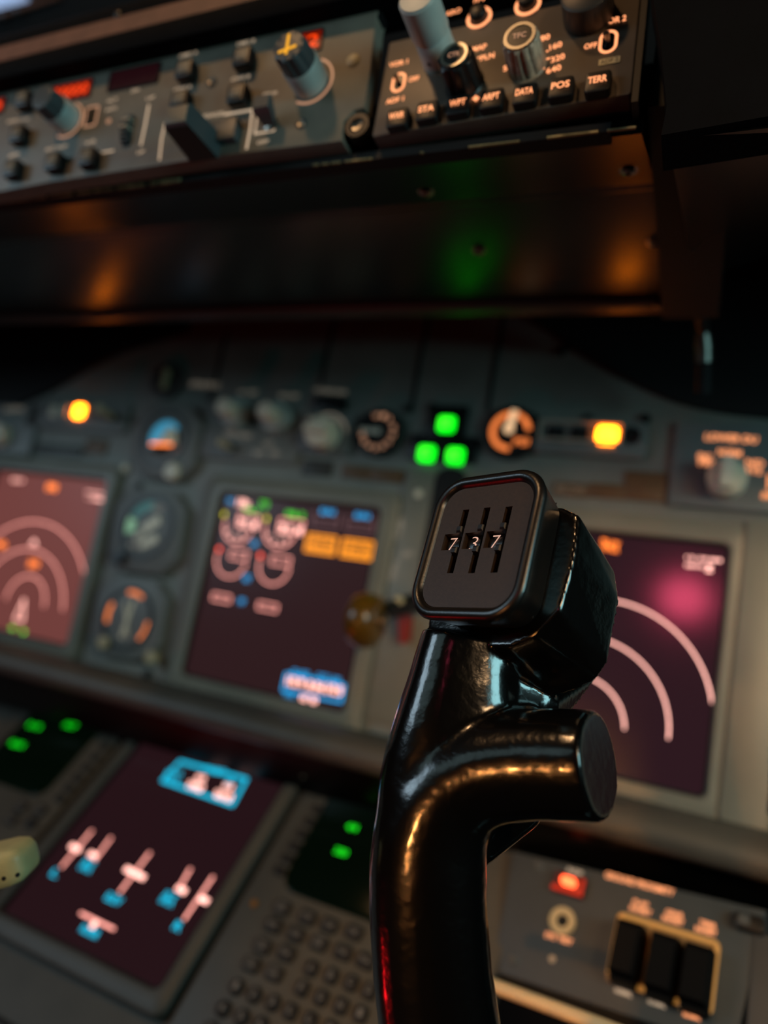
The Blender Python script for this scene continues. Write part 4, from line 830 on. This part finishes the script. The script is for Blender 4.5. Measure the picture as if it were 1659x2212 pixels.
# cream lever handle poking in from the left
lv = tag(bpy.data.objects.new('flap_lever', None), 'cream lever handle with two small holes at the left edge of the picture', 'lever', None); COL.objects.link(lv)
LP = [deep(14, 1872, .30)]; lv.location = LP[0]
ax = (deep(70, 1858, .30)-deep(-60, 1890, .30)).normalized(); upv = UP-ax*UP.dot(ax); upv.normalize(); outv = ax.cross(upv)
def lpt(a_, b_, c_): return ax*a_+upv*b_+outv*c_
b = MB()
rings = []
for a_, s_ in ((-.055, 1.0), (-.01, 1.0), (.004, .98), (.0085, .88), (.0108, .66), (.0114, .40)):
    rings.append([tuple(lpt(a_, .0015+y*s_, z*s_)) for y, z in rr(0, 0, .0155, .0200, .0045, 5)])
b.loft(rings); b.obj('handle', mat('greenish_cream_plastic', (186, 180, 130), .45, noise=.08, nscale=120), lv, 40)
from mathutils.bvhtree import BVHTree
hd = [o for o in COL.objects if o.name.startswith('handle') and o.parent == lv][0]; bv = BVHTree.FromPolygons([v.co for v in hd.data.vertices], [tuple(p.vertices) for p in hd.data.polygons])
for px_, py_ in ((8, 1898), (38, 1890)):
    P, nn_, _i, _d = bv.ray_cast(CAM-LP[0], ray(px_, py_).normalized())
    if P is not None: b = MB(); b.tube([P-nn_*.001, P+nn_*.00015], .0009, 14); b.obj('screw_hole', MATTE, lv)
q_ = lpt(-.052, -.06, .0); b = MB(); b.tube([lpt(-.03, -.002, 0), q_, q_+Vector((-.02, .0, -.2)), Vector((q_.x-.03, q_.y, -LP[0].z+.001))], .006); b.obj('lever_shank', STEEL, lv)
# =========================================================== CONTROL YOKE (foreground)
yk = bpy.data.objects.new('control_yoke', None); COL.objects.link(yk)
tag(yk, 'glossy black control yoke horn in the foreground with a three digit counter head', 'control yoke')
HC = Vector((.35497, -.32735, .93092)); HP = Plane(HC, (.922, -.376, .087), (.007, .241, .970))
HW, HH, HR = .0473, .0550, .0125
def hp(x, y, h): u, v = HP.pick(x, y, h); return HP.point(u, v, h)
yk.location = deep(1000, 2600, .226); base = yk.location.copy()
def sring(c, A, B, e=2.0, n=28):
    out = []
    for i in range(n):
        t = 2*pi*i/n; ct, st = math.cos(t), math.sin(t)
        out.append(c+A*math.copysign(abs(ct)**(2/e), ct)+B*math.copysign(abs(st)**(2/e), st)-base)
    return out
def horn(mb, path, e=2.2, flat=1.0):
    P = [deep(x, y, d) for x, y, d, r in path]; rings = []
    for i, (x, y, d, r) in enumerate(path):
        T = (P[min(i+1, len(P)-1)]-P[max(i-1, 0)]).normalized()
        A = T.cross(FWD).normalized(); B = A.cross(T).normalized(); R = r*d/F_PX
        rings.append(sring(P[i], A*R, B*R*flat, e))
    mb.loft(rings)
b = MB()
horn(b, [(1000, 2600, .226, 128), (985, 2420, .228, 131), (962, 2300, .230, 132), (949, 2212, .2315, 131), (934, 2100, .2335, 129), (924, 1960, .2365, 128), (923, 1870, .2385, 127), (929, 1800, .240, 124), (950, 1735, .2405, 120), (992, 1685, .2400, 117), (1060, 1656, .2370, 115), (1150, 1648, .2315, 114), (1235, 1650, .2250, 114), (1283, 1652, .2218, 114), (1291, 1652, .2211, 112), (1296, 1652, .2207, 107)])
def slab(mb, rows, e=2.5):   # (left x, right x, y, depth, half thickness)
    rings = []; P = [deep((l+r)/2, y, d) for l, r, y, d, t in rows]
    for i, (l, r, y, d, t) in enumerate(rows):
        T = (P[min(i+1, len(P)-1)]-P[max(i-1, 0)]).normalized(); A = RIGHT.copy(); A -= T*A.dot(T); A.normalize(); B = T.cross(A).normalized()
        rings.append(sring(P[i], A*(r-l)/2*d/F_PX, B*t, e))
    mb.loft(rings)
slab(b, [(806, 1045, 1790, .2445, .0190), (813, 1080, 1720, .2460, .0195), (830, 1100, 1640, .2480, .0195), (851, 1112, 1570, .2498, .019), (880, 1112, 1480, .2525, .0175), (896, 1108, 1425, .2545, .0165), (907, 1108, 1392, .2556, .0160), (911, 1108, 1382, .2560, .0158)], 2.8)
b.hull([hp(x, y, -.0175)-base for x, y in ((1010, 1085), (1214, 1094), (1250, 1112), (1243, 1180), (1236, 1218), (1208, 1318), (1152, 1374), (1095, 1398), (918, 1390), (935, 1250))] +
       [hp(x, y, -.046)-base for x, y in ((1150, 1230), (1300, 1190), (1330, 1240), (1338, 1300), (1314, 1430), (1293, 1466), (1246, 1492), (1190, 1508), (1120, 1470), (1060, 1400))])
b.hull([deep(x, y, d)-base for x, y, d in ((1080, 1396, .249), (1150, 1392, .262), (1088, 1500, .242), (1100, 1548, .238), (1202, 1524, .246), (1230, 1504, .258), (1292, 1464, .270), (1085, 1570, .250), (1210, 1570, .250), (1160, 1400, .268))])
b.hull([deep(x, y, d)-base for d in (.243, .254) for x, y in ((1060, 1720), (1160, 1742), (1173, 1752), (1171, 1776), (1150, 1790), (1108, 1803), (1078, 1828), (1056, 1868), (1030, 1880), (1000, 1800))])
raw = b.obj('grip', YOKE, None, 0)
md = raw.modifiers.new('r', 'REMESH'); md.mode = 'VOXEL'; md.voxel_size = .0008; md.use_smooth_shade = True
ms = raw.modifiers.new('s', 'SMOOTH'); ms.factor = .5; ms.iterations = 6
dg = bpy.context.evaluated_depsgraph_get(); me = bpy.data.meshes.new_from_object(raw.evaluated_get(dg))
old = raw.data; raw.modifiers.clear(); raw.data = me
# the casting is blended more softly around the bend than at the switch housing
vg = raw.vertex_groups.new(name='soft'); idx = []
for v in me.vertices:
    x_, y_ = project(v.co+base)
    if 1425 < y_ < 2000 and x_ < 1205 and not (x_ > 1150 and y_ < 1500): idx.append(v.index)
vg.add(idx, 1.0, 'REPLACE')
ms = raw.modifiers.new('s', 'SMOOTH'); ms.factor = .5; ms.iterations = 60; ms.vertex_group = 'soft'
me2 = bpy.data.meshes.new_from_object(raw.evaluated_get(bpy.context.evaluated_depsgraph_get())); raw.modifiers.clear(); raw.data = me2; bpy.data.meshes.remove(me); me = me2; raw.vertex_groups.clear()
bpy.data.meshes.remove(old); me.name = 'grip'
if not me.materials: me.materials.append(YOKE)
me.polygons.foreach_set('use_smooth', [True]*len(me.polygons)); raw.parent = yk
# yoke hub and column below the picture
b = MB(); b.tube([Vector((.0, .0, .0)), Vector((.004, .006, -.05)), Vector((.05, .02, -.085)), Vector((.14, .03, -.09))], [.021, .022, .023, .024], 20); b.obj('lower_horn', YOKE, yk, 60)
b = MB(); b.rrect(.17, 0, .075, .075, .015, -.02, .05, .006); hb = b.obj('hub', YOKE, yk); hb.matrix_local = Matrix.Translation((0, .055, -.09)) @ Matrix.Rotation(pi/2, 4, 'X')
b = MB(); b.tube([Vector((.17, .05, -.12)), Vector((.17, .06, -.35)), Vector((.17, .07, -base.z+.002))], .028, 20); b.obj('column', YOKE, yk, 60)
# counter head
hm = HP.mat(); hm.translation = HC
def hobj(mb, name, mate, parent=None, smooth=40):
    o = mb.obj(name, mate, None, smooth)
    if parent is None: o.parent = yk; o.matrix_local = Matrix.Translation(-base) @ hm
    else: o.parent = parent
    return o
b = MB(); n = 10
rings = [[(x, y, z) for x, y in rr(0, 0, HW-2*i, HH-2*i, max(HR-i, .004), n)] for i, z in ((.0060, -.0185), (.0034, -.0165), (.0006, -.0040), (.0000, -.0022), (.0004, -.0010), (.0012, -.0003), (.0022, 0), (.0030, -.0001), (.0038, -.0007), (.0043, -.0015), (.0046, -.0021))]
R = [b.ring(r) for r in rings]
for p, q in zip(R, R[1:]): b.bridge(p, q)
b.bm.faces.new(list(reversed(R[0])))
inner = rings[-1]
head = hobj(b, 'counter_housing', HEAD, None, 50)
ZF = -.0019
cols = []
for (xt, yt), (xb, yb_) in (((1007.7, 1101), (971.5, 1238)), ((1053, 1096.5), (1017.6, 1238)), ((1101, 1094), (1065.8, 1237))):
    ut, vt = HP.pick(xt, yt, ZF); ub, vb = HP.pick(xb, yb_, ZF); cols.append(((ut+ub)/2, vt, vb))
vw1 = HP.pick(1010, 1151, ZF)[1]; vw0 = HP.pick(1005, 1186, ZF)[1]
holes = []
for xs, vt, vb in cols:
    s_, l_ = .0014, .0069
    holes.append([(xs-s_, vb), (xs+s_, vb), (xs+s_, vt), (xs-s_, vt), (xs-s_, vw1), (xs-l_, vw1), (xs-l_, vw0), (xs-s_, vw0)])
b = MB(); outer = [(x, y) for x, y, z in inner]
loops = [[Vector((x, y, 0)) for x, y in outer]]+[[Vector((x, y, 0)) for x, y in h] for h in holes]
flat = [p for L in loops for p in L]; tri = tessellate_polygon(loops)
vs = [b.bm.verts.new((p.x, p.y, ZF)) for p in flat]
for t_ in tri:
    try: b.bm.faces.new([vs[i] for i in t_])
    except ValueError: pass
k0 = len(outer)
for h in holes:
    top = vs[k0:k0+len(h)]; bot = [b.bm.verts.new((x, y, ZF-.0026)) for x, y in h]; b.bridge(top, bot); k0 += len(h)
fp = hobj(b, 'face_plate', FACE, head, 0)
b = MB(); b.box(-.019, .019, -.021, .021, -.0152, -.0150); hobj(b, 'inner_back', MATTE, head, 0)
rw = .0078
for (xs, vt, vb), ch in zip(cols, '737'):
    vm = (vw0+vw1)/2; b = MB(); m_ = 36
    b.loft([[(x, vm+rw*math.cos(2*pi*i/m_), ZF-.0022-rw+rw*math.sin(2*pi*i/m_)) for i in range(m_)] for x in (xs-.0066, xs-.0012)]); w = hobj(b, 'digit_wheel', WHEEL, head, 40)
    b = MB(); b.lathe(0, 0, [(.0030, 0), (.0030, .0008), (.0001, .0008)], 20); g = hobj(b, 'wheel_rim', GREYP, w); g.matrix_local = Matrix.Translation((xs-.0012, vm, ZF-.0022-rw)) @ Matrix.Rotation(pi/2, 4, 'Y')
    b = MB(); b.text(ch, xs-.0038, vm-.0001, .0032, .0050, ZF-.00195, bold=-.016, shear=.1); hobj(b, 'digit', DIGIT, w, 0)
    for vy, s_ in ((vw1+.0012, 1), (vw0-.0004, -1)):
        b = MB(); b.loft([[(xs+sx*.0012, vy+sy*.0013, ZF-.006) for sx, sy in ((-1, -1), (1, -1), (1, 1), (-1, 1))], [(xs+sx*.0011-.0002, vy+sy*.0012, ZF+.0006) for sx, sy in ((-1, -1), (1, -1), (1, 1), (-1, 1))], [(xs+sx*.0008-.0003, vy+sy*.0008+s_*.0003, ZF+.0011) for sx, sy in ((-1, -1), (1, -1), (1, 1), (-1, 1))]]); hobj(b, 'thumb_tab', BLACK, head, 30)

# =========================================================== COCKPIT SHELL
WALLM = mat('dark_cockpit_lining', (26, 26, 28), .8, noise=.1, nscale=8); FLOORM = mat('dark_floor_carpet', (34, 33, 32), .95, noise=.25, nscale=120); CEILM = mat('grey_headliner', (46, 46, 48), .85, noise=.06, nscale=20)
def shell(name, x0, x1, y0, y1, z0, z1, mate):
    b = MB(); b.box(x0, x1, y0, y1, z0, z1); o = b.obj(name, mate, None, 0); o['kind'] = 'structure'; return o
X0, X1, Y0, Y1, Z1 = -1.30, 1.15, -1.72, .45, 1.95
shell('floor', X0, X1, Y0, Y1, -.05, 0, FLOORM)
YC = -.26; shell('ceiling', X0, X1, Y0, YC, Z1, Z1+.05, CEILM)
shell('wall_left', X0-.05, X0, Y0, Y1, -.05, Z1+.05, WALLM); shell('wall_right', X1, X1+.05, Y0, Y1, -.05, Z1+.05, WALLM); shell('wall_back', X0, X1, Y0-.05, Y0, 0, Z1+.05, WALLM)
shell('wall_front', X0, X1, Y1, Y1+.05, 0, 1.45, WALLM)
def slope(name, x0, x1, ya, yb, mate, th=.02):   # a piece of the sloping windscreen between two depths
    zf = lambda y: 1.45+(Y1-y)*(Z1-1.45)/(Y1-YC)
    b = MB(); b.loft([[(x, ya, zf(ya)), (x, yb, zf(yb)), (x, yb, zf(yb)+th), (x, ya, zf(ya)+th)] for x in (x0, x1)]); o = b.obj(name, mate, None, 0); o['kind'] = 'structure'; return o
def ray_slope(x, y):
    d = ray(x, y); k = (Z1-1.45)/(Y1-YC); t = (1.45+(Y1-CAM.y)*k-CAM.z)/(d.z+d.y*k); return CAM+d*t
ys = ray_slope(0, 19).y; xr = ray_slope(62, 0).x
slope('trim_1', X0, X1, Y1+.05, ys, MATTE, .001); slope('trim_2', xr, X1, ys, YC, MATTE, .001)
gm = bpy.data.materials.new('window_glass'); gm.use_nodes = True; nt = gm.node_tree; nt.nodes.clear()
o_ = nt.nodes.new('ShaderNodeOutputMaterial'); mx = nt.nodes.new('ShaderNodeMixShader'); tr = nt.nodes.new('ShaderNodeBsdfTransparent'); gl_ = nt.nodes.new('ShaderNodeBsdfGlossy')
gl_.inputs['Roughness'].default_value = .02; mx.inputs[0].default_value = .06; nt.links.new(tr.outputs[0], mx.inputs[1]); nt.links.new(gl_.outputs[0], mx.inputs[2]); nt.links.new(mx.outputs[0], o_.inputs[0])
slope('window_1', X0, xr, ys, YC, gm, .001)
k_ = Vector((0, YC-Y1, Z1-1.45)).normalized(); nrm = Vector((0, -k_.z, k_.y))
nrm = nrm if nrm.z < 0 else -nrm
b = MB(); a0 = ray_slope(-60, 53); a1 = ray_slope(130, -9); b.tube([a0+nrm*.003, a1+nrm*.003], .004, 10); tb = b.obj('windscreen_retainer', BROWNV, None, 60); tag(tb, 'thin brown retainer strip along the windscreen edge at the top left corner', 'window trim')
for x, y in ((6, 32), (40, 21)):
    p = ray_slope(x, y)+nrm*.007; b = MB(); b.lathe(0, 0, [(.006, 0), (.005, .004), (.0001, .005)], 14); o = b.obj('rivet', STEEL, tb); o.matrix_local = Matrix.Translation(p) @ nrm.to_track_quat('Z', 'Y').to_matrix().to_4x4()

# ------------------------------------------------------------------ light
wd = bpy.data.worlds.new('dusk_sky'); SC.world = wd; wd.use_nodes = True; nt = wd.node_tree
bg = nt.nodes['Background']; bg.inputs['Color'].default_value = rgb(176, 205, 250); bg.inputs['Strength'].default_value = .9
def area(name, loc, target, sx, sy, col, power, spread=180):
    L = bpy.data.lights.new(name, 'AREA'); L.shape = 'RECTANGLE'; L.size = sx; L.size_y = sy; L.color = rgb(*col)[:3]; L.energy = power; L.spread = math.radians(spread)
    o = bpy.data.objects.new(name, L); COL.objects.link(o); o.location = loc; o.rotation_euler = (Vector(target)-Vector(loc)).to_track_quat('-Z', 'Y').to_euler(); return o
area('side_window_light_left', (-1.15, -1.30, 1.27), (.3, -.3, .95), .70, .45, (190, 219, 236), 7.0)
area('side_window_light_right', (1.08, -.55, 1.09), (.3, 0, 1.0), .35, .2, (160, 224, 230), 3.2)
area('rear_cool_fill', (-.30, -1.66, 1.32), (.2, 0, 1.05), 1.0, .40, (180, 216, 218), 1.0)  # added cool fill from behind, lifts the general light level
area('warm_pedestal_lamp', (.20, -.95, .68), (.36, -.3, .72), .035, .035, (255, 168, 90), .14, 42)
area('overhead_dome_lamp', (-.06, -.96, 1.84), (.1, -.3, 1.1), .08, .08, (255, 196, 136), 3.2)
area('warm_flood_lamp', (.88, -.80, 1.20), (.46, 0, .95), .14, .10, (255, 204, 148), .42, 56)
area('red_indicator_lamp', (-.35, -.42, .20), (.33, -.33, .75), .05, .05, (255, 20, 30), .4)
P = hitY(1478, 1292, 0); d = (P-CAM).normalized(); d.y = -d.y
pk = area('pink_glint_light', P+d*.95, P, .085, .075, (255, 84, 122), .0045, 20); pk.data.shape = 'ELLIPSE'  # added at the mirror position to make the screen's pink reflection
